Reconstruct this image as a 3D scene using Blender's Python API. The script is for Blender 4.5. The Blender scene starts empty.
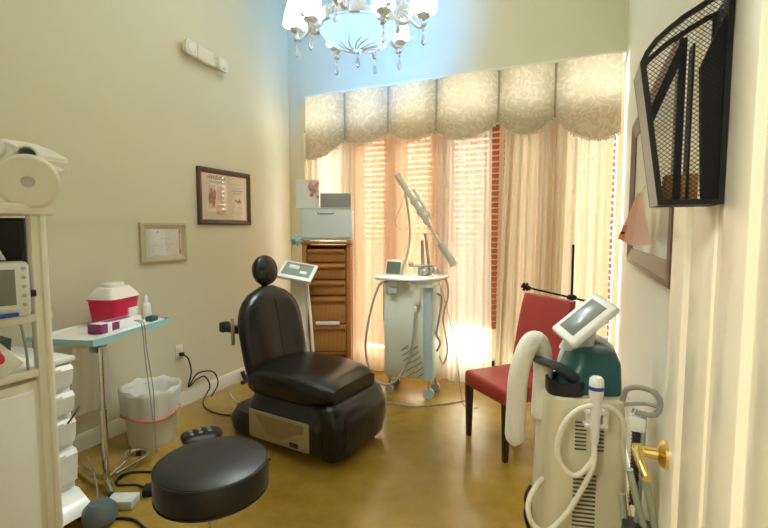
import bpy, bmesh, math, random
from mathutils import Vector, Matrix, Euler
random.seed(7)
sc = bpy.context.scene
COL = sc.collection
R = math.radians
PI = math.pi

# ------------------------------------------------------------------ materials
def nodes_of(name):
    m = bpy.data.materials.new(name); m.use_nodes = True
    nt = m.node_tree
    return m, nt, nt.nodes, nt.links

def M(name, col, rough=.5, metal=0., var=0., vscale=6., bump=0., bscale=60., coat=0., spec=.5, trans=0., emit=None, estr=0.):
    m, nt, N, L = nodes_of(name)
    b = N['Principled BSDF']
    b.inputs['Base Color'].default_value = (*col, 1)
    b.inputs['Roughness'].default_value = rough
    b.inputs['Metallic'].default_value = metal
    b.inputs['Specular IOR Level'].default_value = spec
    b.inputs['Coat Weight'].default_value = coat
    b.inputs['Transmission Weight'].default_value = trans
    if emit:
        b.inputs['Emission Color'].default_value = (*emit, 1)
        b.inputs['Emission Strength'].default_value = estr
    tc = N.new('ShaderNodeTexCoord')
    if var > 0:
        nz = N.new('ShaderNodeTexNoise'); nz.inputs['Scale'].default_value = vscale; nz.inputs['Detail'].default_value = 5
        L.new(tc.outputs['Object'], nz.inputs['Vector'])
        mx = N.new('ShaderNodeMix'); mx.data_type = 'RGBA'
        mx.inputs['A'].default_value = (*[c * (1 - var) for c in col], 1)
        mx.inputs['B'].default_value = (*[min(1, c * (1 + var)) for c in col], 1)
        L.new(nz.outputs['Fac'], mx.inputs['Factor']); L.new(mx.outputs['Result'], b.inputs['Base Color'])
    if bump > 0:
        n2 = N.new('ShaderNodeTexNoise'); n2.inputs['Scale'].default_value = bscale; n2.inputs['Detail'].default_value = 3
        L.new(tc.outputs['Object'], n2.inputs['Vector'])
        bp = N.new('ShaderNodeBump'); bp.inputs['Strength'].default_value = bump; bp.inputs['Distance'].default_value = .004
        L.new(n2.outputs['Fac'], bp.inputs['Height']); L.new(bp.outputs['Normal'], b.inputs['Normal'])
    return m

def cloth_mat(name, col, transp, transl, wave=0.):
    """woven cloth that passes part of the light: diffuse + translucent + open weave"""
    m, nt, N, L = nodes_of(name)
    N.remove(N['Principled BSDF']); out = N['Material Output']
    d = N.new('ShaderNodeBsdfDiffuse'); t = N.new('ShaderNodeBsdfTranslucent'); tr = N.new('ShaderNodeBsdfTransparent')
    d.inputs[0].default_value = (*col, 1); t.inputs[0].default_value = (*col, 1); tr.inputs[0].default_value = (*[c ** .5 for c in col], 1)
    m1 = N.new('ShaderNodeMixShader'); m2 = N.new('ShaderNodeMixShader')
    m1.inputs[0].default_value = transl; m2.inputs[0].default_value = transp
    L.new(d.outputs[0], m1.inputs[1]); L.new(t.outputs[0], m1.inputs[2])
    L.new(m1.outputs[0], m2.inputs[1]); L.new(tr.outputs[0], m2.inputs[2]); L.new(m2.outputs[0], out.inputs[0])
    return m

def glass_thin(name, col=(1, 1, 1), gloss=.08, rough=.02):
    m, nt, N, L = nodes_of(name)
    N.remove(N['Principled BSDF']); out = N['Material Output']
    tr = N.new('ShaderNodeBsdfTransparent'); g = N.new('ShaderNodeBsdfGlossy')
    tr.inputs[0].default_value = (*col, 1); g.inputs['Roughness'].default_value = rough
    mx = N.new('ShaderNodeMixShader'); mx.inputs[0].default_value = gloss
    L.new(tr.outputs[0], mx.inputs[1]); L.new(g.outputs[0], mx.inputs[2]); L.new(mx.outputs[0], out.inputs[0])
    return m

def wall_paint(name, col):
    return M(name, col, .62, var=.03, vscale=1.5, bump=.12, bscale=180)

WALL = wall_paint('cream_wall_paint', (.71, .67, .515))
WALLR = wall_paint('pale_cream_wall_paint', (.82, .80, .69))
TRIM = M('white_trim_paint', (.84, .82, .74), .35, var=.02)
DOORP = M('cream_door_paint', (.86, .83, .70), .30, var=.02, vscale=3, coat=.15)

def floor_mat():
    m, nt, N, L = nodes_of('stained_concrete')
    b = N['Principled BSDF']; tc = N.new('ShaderNodeTexCoord')
    n1 = N.new('ShaderNodeTexNoise'); n1.inputs['Scale'].default_value = 1.6; n1.inputs['Detail'].default_value = 8; n1.inputs['Roughness'].default_value = .65
    n2 = N.new('ShaderNodeTexNoise'); n2.inputs['Scale'].default_value = 9; n2.inputs['Detail'].default_value = 6
    L.new(tc.outputs['Object'], n1.inputs['Vector']); L.new(tc.outputs['Object'], n2.inputs['Vector'])
    ad = N.new('ShaderNodeMath'); ad.operation = 'MULTIPLY_ADD'; ad.inputs[1].default_value = .35
    L.new(n2.outputs['Fac'], ad.inputs[0]); L.new(n1.outputs['Fac'], ad.inputs[2])
    cr = N.new('ShaderNodeValToRGB')
    e = cr.color_ramp.elements
    e[0].position = .42; e[0].color = (.22, .128, .016, 1)
    e[1].position = .85; e[1].color = (.41, .26, .047, 1)
    x = e.new(.63); x.color = (.31, .19, .026, 1)
    L.new(ad.outputs[0], cr.inputs[0]); L.new(cr.outputs[0], b.inputs['Base Color'])
    b.inputs['Roughness'].default_value = .24; b.inputs['Coat Weight'].default_value = .25; b.inputs['Coat Roughness'].default_value = .12
    bp = N.new('ShaderNodeBump'); bp.inputs['Strength'].default_value = .05; L.new(n2.outputs['Fac'], bp.inputs['Height']); L.new(bp.outputs[0], b.inputs['Normal'])
    return m

def damask_mat():
    """valance fabric: sage ground with raised cream scroll figures, lets window light through"""
    m, nt, N, L = nodes_of('damask_fabric')
    N.remove(N['Principled BSDF']); out = N['Material Output']
    tc = N.new('ShaderNodeTexCoord')
    mp = N.new('ShaderNodeMapping'); mp.inputs['Scale'].default_value = (1, 0, 1)
    L.new(tc.outputs['Object'], mp.inputs['Vector'])
    nz = N.new('ShaderNodeTexNoise'); nz.inputs['Scale'].default_value = 7; nz.inputs['Detail'].default_value = 2
    L.new(mp.outputs[0], nz.inputs['Vector'])
    va = N.new('ShaderNodeVectorMath'); va.operation = 'MULTIPLY_ADD'; va.inputs[1].default_value = (.30, .30, .30)
    L.new(nz.outputs['Color'], va.inputs[0]); L.new(mp.outputs[0], va.inputs[2])
    vo = N.new('ShaderNodeTexVoronoi'); vo.inputs['Scale'].default_value = 8.5; vo.feature = 'F1'
    L.new(va.outputs[0], vo.inputs['Vector'])
    mu = N.new('ShaderNodeMath'); mu.operation = 'MULTIPLY'; mu.inputs[1].default_value = 15
    L.new(vo.outputs['Distance'], mu.inputs[0])
    si = N.new('ShaderNodeMath'); si.operation = 'SINE'; L.new(mu.outputs[0], si.inputs[0])
    cr = N.new('ShaderNodeValToRGB'); e = cr.color_ramp.elements
    e[0].position = .15; e[0].color = (.49, .43, .31, 1); e[1].position = .8; e[1].color = (.58, .51, .38, 1)
    L.new(si.outputs[0], cr.inputs[0])
    d = N.new('ShaderNodeBsdfDiffuse'); t = N.new('ShaderNodeBsdfTranslucent')
    L.new(cr.outputs[0], d.inputs[0]); L.new(cr.outputs[0], t.inputs[0])
    mx = N.new('ShaderNodeMixShader'); mx.inputs[0].default_value = .38
    L.new(d.outputs[0], mx.inputs[1]); L.new(t.outputs[0], mx.inputs[2]); L.new(mx.outputs[0], out.inputs[0])
    return m

def wicker_mat():
    m, nt, N, L = nodes_of('wicker')
    b = N['Principled BSDF']; tc = N.new('ShaderNodeTexCoord')
    w1 = N.new('ShaderNodeTexWave'); w1.bands_direction = 'X'; w1.inputs['Scale'].default_value = 26; w1.inputs['Distortion'].default_value = 1.2
    w2 = N.new('ShaderNodeTexWave'); w2.bands_direction = 'Z'; w2.inputs['Scale'].default_value = 40; w2.inputs['Distortion'].default_value = 1.5
    L.new(tc.outputs['Object'], w1.inputs['Vector']); L.new(tc.outputs['Object'], w2.inputs['Vector'])
    mm = N.new('ShaderNodeMath'); mm.operation = 'MULTIPLY'; L.new(w1.outputs['Fac'], mm.inputs[0]); L.new(w2.outputs['Fac'], mm.inputs[1])
    cr = N.new('ShaderNodeValToRGB'); e = cr.color_ramp.elements
    e[0].color = (.34, .13, .025, 1); e[1].color = (.66, .34, .09, 1)
    L.new(mm.outputs[0], cr.inputs[0]); L.new(cr.outputs[0], b.inputs['Base Color'])
    b.inputs['Roughness'].default_value = .5
    bp = N.new('ShaderNodeBump'); bp.inputs['Strength'].default_value = .5; bp.inputs['Distance'].default_value = .004
    L.new(mm.outputs[0], bp.inputs['Height']); L.new(bp.outputs[0], b.inputs['Normal'])
    return m

FLOOR = floor_mat(); DAMASK = damask_mat(); WICKER = wicker_mat()
WOODB = M('brown_wood', (.40, .165, .04), .4, var=.25, vscale=14)
WOODD = M('dark_frame_wood', (.085, .042, .018), .38, var=.3, vscale=20)
TAUPE = M('taupe_frame_wood', (.13, .085, .052), .35, var=.2, vscale=20)
CREAMF = M('cream_frame', (.52, .46, .30), .4, var=.06)
BLACKV = M('black_vinyl', (.007, .007, .006), .25, bump=.06, bscale=220, spec=.42)
STOOLV = M('black_stool_vinyl', (.008, .009, .009), .38, bump=.10, bscale=300, spec=.45)
BLACKP = M('black_plastic', (.012, .012, .013), .42)
BLACKM = M('black_powder_metal', (.006, .008, .008), .6, spec=.25)
RUBBER = M('black_rubber', (.013, .013, .013), .6)
CHROME = M('chrome', (.75, .75, .73), .14, metal=1.)
BRASS = M('polished_brass', (.83, .62, .22), .18, metal=1.)
WHITEP = M('white_plastic', (.80, .80, .75), .34, var=.02)
WHITEG = M('glossy_white_plastic', (.86, .87, .86), .22)
CREAMP = M('cream_plastic', (.82, .78, .66), .36, var=.02)
IVORY = M('ivory_enamel', (.88, .86, .77), .4)
GREYP = M('grey_plastic', (.30, .31, .30), .4)
GREYL = M('light_grey_plastic', (.55, .56, .54), .4)
SCREEN = M('grey_display', (.20, .215, .20), .22)
DSCREEN = M('dark_display', (.022, .028, .026), .3)
TEALP = M('dark_teal_plastic', (.012, .085, .095), .28)
TEALG = M('grey_teal_plastic', (.05, .105, .10), .4)
LASERG = M('pale_green_grey_enamel', (.80, .86, .80), .36, var=.03)
LASERB = M('blue_grey_enamel', (.46, .60, .62), .36)
REDV = M('red_leather', (.36, .042, .034), .42, bump=.06, bscale=160)
DARKWOOD = M('espresso_leg_wood', (.030, .018, .013), .4)
MAGENTA = M('magenta_red_plastic', (.62, .012, .075), .3)
FROST = M('frosted_clear_plastic', (.84, .80, .76), .35)
PURPLE = M('purple_print', (.24, .035, .16), .5, var=.5, vscale=60)
PAPER = M('white_paper', (.82, .82, .80), .7)
PAPERC = M('peach_paper', (.88, .70, .55), .7)
TEALDR = M('teal_drape', (.30, .58, .65), .55)
BAGW = cloth_mat('thin_white_bag', (.95, .95, .92), .06, .35)
BAGC = cloth_mat('clear_cream_bag', (.96, .95, .88), .04, .2)
TERRY = M('white_terry', (.84, .82, .74), .95, bump=.9, bscale=160)
TOWELW = M('pale_blue_white_enamel', (.78, .87, .95), .35)
BLUE = M('blue_plastic', (.012, .085, .42), .35)
CYANC = M('cyan_cloth', (.30, .62, .68), .8)
PINKP = cloth_mat('pink_paper', (.95, .70, .60), .06, .45)
ORANGER = M('orange_red_print', (.80, .30, .16), .6)
REDPR = M('red_print', (.62, .02, .06), .5)
INK = M('grey_ink', (.28, .28, .32), .8)
INKP = M('faded_pink_ink', (.62, .36, .32), .8)
INKB = M('faded_blue_ink', (.42, .44, .58), .8)
TANM = M('tan_card', (.46, .24, .07), .7, var=.4, vscale=90)
GREENT = M('grey_green_tube', (.34, .38, .27), .45)
SLAT = cloth_mat('red_brown_blind_slat', (.52, .23, .12), .0, .30)
BEAD = M('beige_bead_trim', (.70, .60, .44), .6)
CABLEW = M('beige_cable', (.60, .52, .36), .5)
CABLEG = M('grey_cable', (.34, .35, .33), .5)
PLEAT = M('sage_pleat_fabric', (.40, .37, .29), .9)
GLASS = glass_thin('window_glass', (.97, .99, .98), .06)
PICGL = glass_thin('picture_glass', (.97, .98, .97), .08)
CRYSTAL = M('clear_crystal', (.9, .95, 1.), .03, trans=.85)
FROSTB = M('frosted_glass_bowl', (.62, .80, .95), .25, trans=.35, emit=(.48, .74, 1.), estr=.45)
PLASTER = M('white_plaster', (.86, .89, .92), .45)
SHADE = M('lit_white_lamp_shade', (.9, .92, .95), .6, emit=(.80, .91, 1.), estr=.75)
BULB = M('lit_bulb', (1, 1, 1), .5, emit=(.8, .92, 1.), estr=6)
SHEER_Y = cloth_mat('cream_sheer', (.92, .86, .66), .10, .55)
SHEER_P = cloth_mat('peach_sheer', (.92, .70, .44), .17, .54)
SHEER_B = cloth_mat('beige_sheer', (.78, .69, .53), .14, .48)
DRAPE_B = cloth_mat('beige_drape', (.66, .57, .38), .05, .45)
DRAPE_C = cloth_mat('pale_cream_drape', (.80, .75, .54), .08, .45)

# ------------------------------------------------------------------ mesh builder
def spline(pts, n=8):
    P = [Vector(p) for p in pts]; out = []
    for i in range(len(P) - 1):
        a = P[i - 1] if i > 0 else P[i] * 2 - P[i + 1]
        b, c = P[i], P[i + 1]
        d = P[i + 2] if i + 2 < len(P) else c * 2 - b
        for k in range(n):
            t = k / n
            out.append(.5 * ((2 * b) + (c - a) * t + (2 * a - 5 * b + 4 * c - d) * t * t + (3 * b - a - 3 * c + d) * t ** 3))
    out.append(P[-1])
    return out

class MB:
    def __init__(s): s.bm = bmesh.new(); s.mi = 0
    def _fin(s, faces):
        for f in faces: f.material_index = s.mi
        return s
    def box(s, c, d, bev=0., rot=None, seg=2):
        r = bmesh.ops.create_cube(s.bm, size=1)
        vs = r['verts']
        mat = Matrix.Translation(c) @ (Euler(rot).to_matrix().to_4x4() if rot else Matrix()) @ Matrix.Diagonal((*d, 1))
        for v in vs: v.co = mat @ v.co
        fs = set(f for v in vs for f in v.link_faces)
        s._fin(fs)
        if bev > 0:
            es = list(set(e for v in vs for e in v.link_edges))
            q = bmesh.ops.bevel(s.bm, geom=es, offset=min(bev, min(d) * .49), segments=seg, profile=.5, affect='EDGES')
            s._fin(q['faces'])
        return s
    def ring_faces(s, rings, closed_u=True, cap=True):
        vv = [[s.bm.verts.new(p) for p in r] for r in rings]
        fs = []
        for a, b in zip(vv, vv[1:]):
            n = len(a)
            for i in range(n if closed_u else n - 1):
                j = (i + 1) % n
                try: fs.append(s.bm.faces.new((a[i], a[j], b[j], b[i])))
                except ValueError: pass
        if cap and closed_u:
            fs.append(s.bm.faces.new(list(reversed(vv[0])))); fs.append(s.bm.faces.new(vv[-1]))
        s._fin(fs); return s
    def cyl(s, p0, p1, r0, r1=None, seg=20, cap=True):
        p0, p1 = Vector(p0), Vector(p1); r1 = r0 if r1 is None else r1
        d = (p1 - p0).normalized(); u = d.orthogonal().normalized(); v = d.cross(u)
        rg = [[p + (u * math.cos(2 * PI * i / seg) + v * math.sin(2 * PI * i / seg)) * r for i in range(seg)] for p, r in ((p0, r0), (p1, r1))]
        return s.ring_faces(rg, True, cap)
    def lathe(s, prof, c=(0, 0, 0), seg=32, axis=None, cap=True):
        c = Vector(c)
        if axis is None: u, v, d = Vector((1, 0, 0)), Vector((0, 1, 0)), Vector((0, 0, 1))
        else:
            d = Vector(axis).normalized(); u = d.orthogonal().normalized(); v = d.cross(u)
        rg = [[c + d * z + (u * math.cos(2 * PI * i / seg) + v * math.sin(2 * PI * i / seg)) * max(r, 1e-4) for i in range(seg)] for r, z in prof]
        return s.ring_faces(rg, True, cap)
    def tube(s, pts, r, seg=8, smooth=0, closed=False):
        P = spline(pts, smooth) if smooth else [Vector(p) for p in pts]
        n = len(P); rg = []; u = None
        for i, p in enumerate(P):
            if closed: t = P[(i + 1) % n] - P[i - 1]
            else: t = P[min(i + 1, n - 1)] - P[max(i - 1, 0)]
            t.normalize()
            if u is None: u = t.orthogonal().normalized()
            u = (u - t * u.dot(t)).normalized(); v = t.cross(u)
            rr = r(i / (n - 1)) if callable(r) else r
            rg.append([p + (u * math.cos(2 * PI * k / seg) + v * math.sin(2 * PI * k / seg)) * rr for k in range(seg)])
        if closed: rg.append(rg[0][:])
        return s.ring_faces(rg, True, not closed)
    def prism(s, poly, a, b, plane='xy'):
        """extrude a 2-D outline: plane xy -> along z, xz -> along y, yz -> along x"""
        def P(p, h): return {'xy': (p[0], p[1], h), 'xz': (p[0], h, p[1]), 'yz': (h, p[0], p[1])}[plane]
        A = [s.bm.verts.new(P(p, a)) for p in poly]; B = [s.bm.verts.new(P(p, b)) for p in poly]
        fs = [s.bm.faces.new(list(reversed(A))), s.bm.faces.new(B)]
        n = len(poly)
        for i in range(n): fs.append(s.bm.faces.new((A[i], A[(i + 1) % n], B[(i + 1) % n], B[i])))
        s._fin(fs); return s
    def sph(s, c, r, sx=1, sy=1, sz=1, seg=20, rot=None):
        q = bmesh.ops.create_uvsphere(s.bm, u_segments=seg, v_segments=max(8, seg // 2), radius=r)
        m = Matrix.Translation(c) @ (Euler(rot).to_matrix().to_4x4() if rot else Matrix()) @ Matrix.Diagonal((sx, sy, sz, 1))
        for v in q['verts']: v.co = m @ v.co
        return s._fin(set(f for v in q['verts'] for f in v.link_faces))
    def sheet(s, fn, nu, nv, thick=0., back=None):
        g = [[Vector(fn(i / nu, j / nv)) for i in range(nu + 1)] for j in range(nv + 1)]
        V = [[s.bm.verts.new(p) for p in r] for r in g]; fs = []
        for j in range(nv):
            for i in range(nu): fs.append(s.bm.faces.new((V[j][i], V[j][i + 1], V[j + 1][i + 1], V[j + 1][i])))
        s._fin(fs); return s
    def loft(s, secs, n=32):
        """secs: (centre, u axis, v axis, half u, half v, exponent)"""
        rg = []
        for c, u, v, a, b, e in secs:
            c, u, v = Vector(c), Vector(u), Vector(v); r = []
            for i in range(n):
                t = 2 * PI * i / n; ct, st = math.cos(t), math.sin(t)
                r.append(c + u * (a * math.copysign(abs(ct) ** (2 / e), ct)) + v * (b * math.copysign(abs(st) ** (2 / e), st)))
            rg.append(r)
        return s.ring_faces(rg)
    def build(s, name, mat, parent=None, loc=None, rz=0., ang=38, solid=0.):
        bmesh.ops.recalc_face_normals(s.bm, faces=s.bm.faces[:])
        me = bpy.data.meshes.new(name); s.bm.to_mesh(me); s.bm.free()
        for m in (mat if isinstance(mat, (list, tuple)) else [mat]): me.materials.append(m)
        me.polygons.foreach_set('use_smooth', [True] * len(me.polygons)); me.set_sharp_from_angle(angle=R(ang))
        o = bpy.data.objects.new(name, me); COL.objects.link(o)
        if parent: o.parent = parent
        if loc: o.location = loc
        if rz: o.rotation_euler.z = rz
        if solid:
            md = o.modifiers.new('thickness', 'SOLIDIFY'); md.thickness = solid; md.offset = 0
        return o

def tag(o, label, cat, group=None, kind=None):
    o['label'] = label; o['category'] = cat
    if group: o['group'] = group
    if kind: o['kind'] = kind
    return o
def thing(name, label, cat, loc=(0, 0, 0), rz=0., group=None):
    o = bpy.data.objects.new(name, None); COL.objects.link(o)
    o.empty_display_size = .1; o.location = loc; o.rotation_euler.z = rz
    return tag(o, label, cat, group)
def struct(o, label=None, cat=None):
    o['kind'] = 'structure'
    if label: o['label'] = label; o['category'] = cat
    return o
def dup(root, loc, rz, label, group=None):
    r = root.copy(); COL.objects.link(r); r.location = loc; r.rotation_euler.z = rz; r['label'] = label
    if group: r['group'] = group
    for ch in list(root.children):
        c = ch.copy(); COL.objects.link(c); c.parent = r
        for g in ch.children:
            d = g.copy(); COL.objects.link(d); d.parent = c
    return r

# ------------------------------------------------------------------ room shell
XL, XR, YB, YF, ZC = -2.97, .30, 4.17, .30, 4.1
T = .12
WX0, WX1, WZ0, WZ1 = -2.72, .27, .16, 2.78          # window opening in the back wall
struct(MB().box(((XL + XR) / 2, 1.1, -.05), (XR - XL + 1.2, 6.6, .1)).build('floor', FLOOR), 'golden brown stained concrete floor with a soft gloss', 'floor')
struct(MB().box(((XL + XR) / 2, (YB + YF) / 2, ZC + .05), (XR - XL + .4, YB - YF + .4, .1)).build('ceiling', WALLR), 'flat pale ceiling high above the room', 'ceiling')
struct(MB().box((XL - T / 2, (YB + YF) / 2, ZC / 2), (T, YB - YF + .24, ZC)).build('wall_left', WALL), 'cream painted left wall with two small frames', 'wall')
struct(MB().box((XR + T / 2, (YB + YF) / 2, ZC / 2), (T, YB - YF + .24, ZC)).build('wall_right', WALLR), 'pale cream right wall behind the open door', 'wall')
w = MB()
w.box(((XL + WX0) / 2, YB + T / 2, ZC / 2), (WX0 - XL, T, ZC))
w.box(((WX1 + XR) / 2, YB + T / 2, ZC / 2), (XR - WX1, T, ZC))
w.box(((WX0 + WX1) / 2, YB + T / 2, (WZ1 + ZC) / 2), (WX1 - WX0, T, ZC - WZ1))
w.box(((WX0 + WX1) / 2, YB + T / 2, WZ0 / 2), (WX1 - WX0, T, WZ0))
struct(w.build('wall_back', WALL), 'cream back wall around the wide curtained window', 'wall')
DX0, DX1, DZ = -.72, .20, 2.08
w = MB()
w.box(((XL + DX0) / 2, YF - T / 2, ZC / 2), (DX0 - XL, T, ZC))
w.box(((DX1 + XR) / 2, YF - T / 2, ZC / 2), (XR - DX1, T, ZC))
w.box(((DX0 + DX1) / 2, YF - T / 2, (DZ + ZC) / 2), (DX1 - DX0, T, ZC - DZ))
struct(w.build('wall_front', WALL), 'cream front wall with the doorway', 'wall')
# hallway the photograph is taken from
w = MB()
w.box((-1.6, -.85, 1.35), (T, 2.1, 2.7)); w.box((.75, -.85, 1.35), (T, 2.1, 2.7)); w.box((-.42, -1.95, 1.35), (2.4, T, 2.7))
struct(w.build('wall_hallway', WALLR), 'hallway walls outside the doorway', 'wall')
struct(MB().box((-.42, -.86, 2.75), (2.5, 2.3, .1)).build('ceiling_hallway', WALLR), 'hallway ceiling outside the doorway', 'ceiling')

def baseboard(name, a, b, nrm, h=.10):
    a, b, n = Vector(a), Vector(b), Vector(nrm)
    pr = [(0, 0), (.016, 0), (.016, h * .8), (.008, h), (0, h)]
    o = MB().ring_faces([[p + n * q[0] + Vector((0, 0, q[1])) for q in pr] for p in (a, b)])
    return struct(o.build(name, TRIM, ang=20), 'white painted baseboard along the wall foot', 'baseboard')
baseboard('baseboard_left', (XL, YF, 0), (XL, YB, 0), (1, 0, 0), .115)
baseboard('baseboard_right', (XR, YF, 0), (XR, YB, 0), (-1, 0, 0), .115)
baseboard('baseboard_back', (XL, YB, 0), (XR, YB, 0), (0, -1, 0), .115)

# window: six lights between posts
SEAM = [-2.64, -2.17, -1.70, -1.22, -.665, -.21, .27]
win = bpy.data.objects.new('window_1', None); COL.objects.link(win); struct(win, 'wide six light window behind the curtains, blown out by daylight', 'window')
win.location = (0, YB + .06, 0)
f = MB()
f.box(((WX0 + WX1) / 2, 0, WZ1 - .03), (WX1 - WX0, .1, .06)); f.box(((WX0 + WX1) / 2, 0, WZ0 + .03), (WX1 - WX0, .1, .06))
for i, x in enumerate(SEAM):
    wd = .24 if 0 < i < 6 else (.08 if i == 0 else .03)
    f.box((x, 0, (WZ0 + WZ1) / 2), (wd, .1, WZ1 - WZ0))
f.box((WX0 + .02, 0, (WZ0 + WZ1) / 2), (.04, .1, WZ1 - WZ0))
f.build('window_frame', TRIM, win)
for a, b in zip(SEAM, SEAM[1:]):
    MB().box(((a + b) / 2, .02, (WZ0 + WZ1) / 2), (b - a - .20, .006, WZ1 - WZ0 - .1)).build('pane', GLASS, win)
MB().box(((WX0 + WX1) / 2, -.06, WZ0 - .012), (WX1 - WX0, .10, .024), .006).build('window_sill', TRIM, win)

# ------------------------------------------------------------------ blinds
bl_lab = ['red-brown slatted blind in the leftmost window light behind cream sheer', 'red-brown slatted blind seen through the left half of the peach sheer',
          'red-brown slatted blind seen through the right half of the peach sheer', 'red-brown slatted blind ending high behind the beige sheer',
          'red-brown slatted blind showing bare at its left beside the beige drape', 'red-brown slatted blind in the rightmost window light beside the right wall']
bl_bot = [.34, .30, .34, .56, .36, .40]
for i, (a, b) in enumerate(zip(SEAM, SEAM[1:])):
    t = thing('venetian_blind', bl_lab[i], 'blind', ((a + b) / 2, YB - .035, 0), group='slatted blinds across the window')
    wd = b - a - .045; z1, z0 = 2.40, bl_bot[i]
    MB().box((0, 0, z1), (wd, .05, .05), .006).build('headrail', SLAT, t)
    s = MB(); n = int((z1 - z0) / .052)
    for k in range(n):
        s.box((0, 0, z1 - .05 - k * .052), (wd, .05, .0035), 0, rot=(R(52), 0, 0))
    s.build('slats', SLAT, t)
    MB().box((0, 0, z0 - .01), (wd, .045, .02), .005).build('bottom_rail', SLAT, t)
    c = MB()
    for q in (-.36, .36): c.box((wd * q, -.024, (z0 + z1) / 2), (.022, .001, z1 - z0))
    c.build('ladder_tape', SLAT, t)

# ------------------------------------------------------------------ curtains
def curtain(label, x0, x1, mat, folds, amp, z0, y, seed, x0b=None, x1b=None):
    rnd = random.Random(seed); ph = [rnd.uniform(0, 6.28) for _ in range(4)]
    x0b = x0 if x0b is None else x0b; x1b = x1 if x1b is None else x1b
    def fn(u, v):
        l = x0 + (x0b - x0) * v; r_ = x1 + (x1b - x1) * v
        x = l + (r_ - l) * u; z = 2.46 + (z0 - 2.46) * v
        a = amp * (.75 + .35 * v)
        yy = a * math.sin(2 * PI * folds * u + ph[0] + .5 * math.sin(3 * v + ph[1])) + a * .45 * math.sin(2 * PI * folds * 2.3 * u + ph[2] + v) + a * .3 * math.sin(2 * PI * folds * .6 * u + ph[3])
        return (x + .006 * math.sin(9 * u + 4 * v), y + yy, z)
    o = MB().sheet(fn, int(folds * 16) + 12, 24).build('curtain', mat, ang=80)
    return tag(o, label, 'curtain', 'curtains hung across the window')
curtain('cream yellow pleated sheer curtain behind the wicker tower', -2.70, -2.104, SHEER_Y, 7, .020, .03, 4.03, 1)
curtain('wide peach sheer curtain behind the laser cart with blind stripes showing', -2.10, -1.222, SHEER_P, 6, .012, .03, 4.02, 2)
curtain('pinkish beige sheer curtain right of the laser cart', -1.238, -.735, SHEER_B, 5, .014, .03, 4.03, 3, x1b=-.70)
curtain('heavier beige drape behind the red chair back', -.62, -.20, DRAPE_B, 4.5, .026, .03, 4.02, 4, x0b=-.68)
curtain('pale cream drape nearest the right wall', -.192, .225, DRAPE_C, 4, .026, .03, 4.02, 5)

# ------------------------------------------------------------------ valance
vt = thing('window_valance', 'sage and cream damask scalloped valance with beaded edge across the window top', 'valance', (0, 3.93, 0))
MB().box(((SEAM[0] + SEAM[-1]) / 2 + .02, .10, 2.80), (SEAM[-1] - SEAM[0] - .02, .20, .02)).build('pelmet_board', TRIM, vt)
MB().cyl((-2.68, .095, 2.476), (.26, .095, 2.476), .009, seg=12).build('curtain_rod', BRASS, vt)
VS = [-2.61, -2.15, -1.685, -1.215, -.667, -.217, .268]
vb = [(2.19, 2.19, 2.33), (2.32, 2.275, 2.36), (2.36, 2.275, 2.34), (2.33, 2.24, 2.36), (2.36, 2.235, 2.36), (2.35, 2.17, 2.21)]
beads = []
for i, (a, b) in enumerate(zip(VS, VS[1:])):
    zl, zm, zr = vb[i]
    def bot(u, zl=zl, zm=zm, zr=zr):
        base = zl + (zr - zl) * u
        return base + (zm - (zl + zr) / 2) * math.sin(PI * u) ** .8 * (1.0)
    def fn(u, v, a=a, b=b, bot=bot):
        x = a + .008 + (b - a - .016) * u
        z = 2.795 + (bot(u) - 2.795) * v
        y = -.018 * math.sin(PI * u) ** .5 - .03 * v * math.sin(PI * u) + .006
        return (x, y, z)
    m = MB().sheet(fn, 22, 14)
    m.build('swag_panel', DAMASK, vt, ang=80)
    # pleat fold tucked between two panels
    bd = MB(); n = int((b - a) / .02)
    for k in range(n + 1):
        p = fn(k / n, 1)
        bd.sph((p[0], p[1] - .002, p[2] - .008), .0085, sz=1.3, seg=8)
        if k % 3 == 1: bd.cyl((p[0], p[1], p[2] - .012), (p[0], p[1], p[2] - .034), .003, .005, seg=6)
    bd.build('bead_trim', BEAD, vt)
for i, x in enumerate(VS[1:-1], 1):
    zb = min(vb[i - 1][2], vb[i][0]) - .01
    MB().sheet(lambda u, v, x=x, zb=zb: (x - .04 + .08 * u, .03 + .012 * math.cos(PI * u * 2), 2.795 + (zb - 2.795) * v), 6, 6).build('pleat', PLEAT, vt, ang=80)
for x in (VS[0], VS[-1]):
    MB().sheet(lambda u, v, x=x: (x, .012 + .05 * u, 2.795 + (2.2 - 2.795) * v), 3, 4).build('return_panel', DAMASK, vt, ang=80)
tas = MB()
for k in range(10): tas.sph((-.285 + .003 * (k % 2), -.005, 2.30 - k * .022), .009, seg=8)
tas.build('bead_tassel', BEAD, vt)

# ------------------------------------------------------------------ door
door = bpy.data.objects.new('door_1', None); COL.objects.link(door)
struct(door, 'open cream panelled door at right with brass lever', 'door'); door.location = (.19, .33, 0)
d = MB(); L_ = .85; th = .038
d.box((th / 2 + .006, L_ / 2, 1.03), (th - .012, L_, 2.04))
def rail(y0, y1, z0, z1): d.box((th / 2, (y0 + y1) / 2, (z0 + z1) / 2), (th, y1 - y0, z1 - z0), .004)
rail(0, .13, .01, 2.05); rail(L_ - .13, L_, .01, 2.05); rail(.36, .47, .01, 2.05)
for y0, y1 in ((.13, .36), (.47, L_ - .13)):
    for z0, z1 in ((.01, .20), (1.93, 2.05), (.66, .72)): rail(y0, y1, z0, z1)
    for z0, z1 in ((.20, .66), (.72, 1.93)):
        d.box((th / 2, (y0 + y1) / 2, (z0 + z1) / 2), (th - .002, y1 - y0 - .10, z1 - z0 - .10), .010, seg=2)
        d.box((th / 2, (y0 + y1) / 2, (z0 + z1) / 2), (th - .016, y1 - y0 - .03, z1 - z0 - .03), .006)
d.build('door_leaf', DOORP, door)
h = MB()
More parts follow.
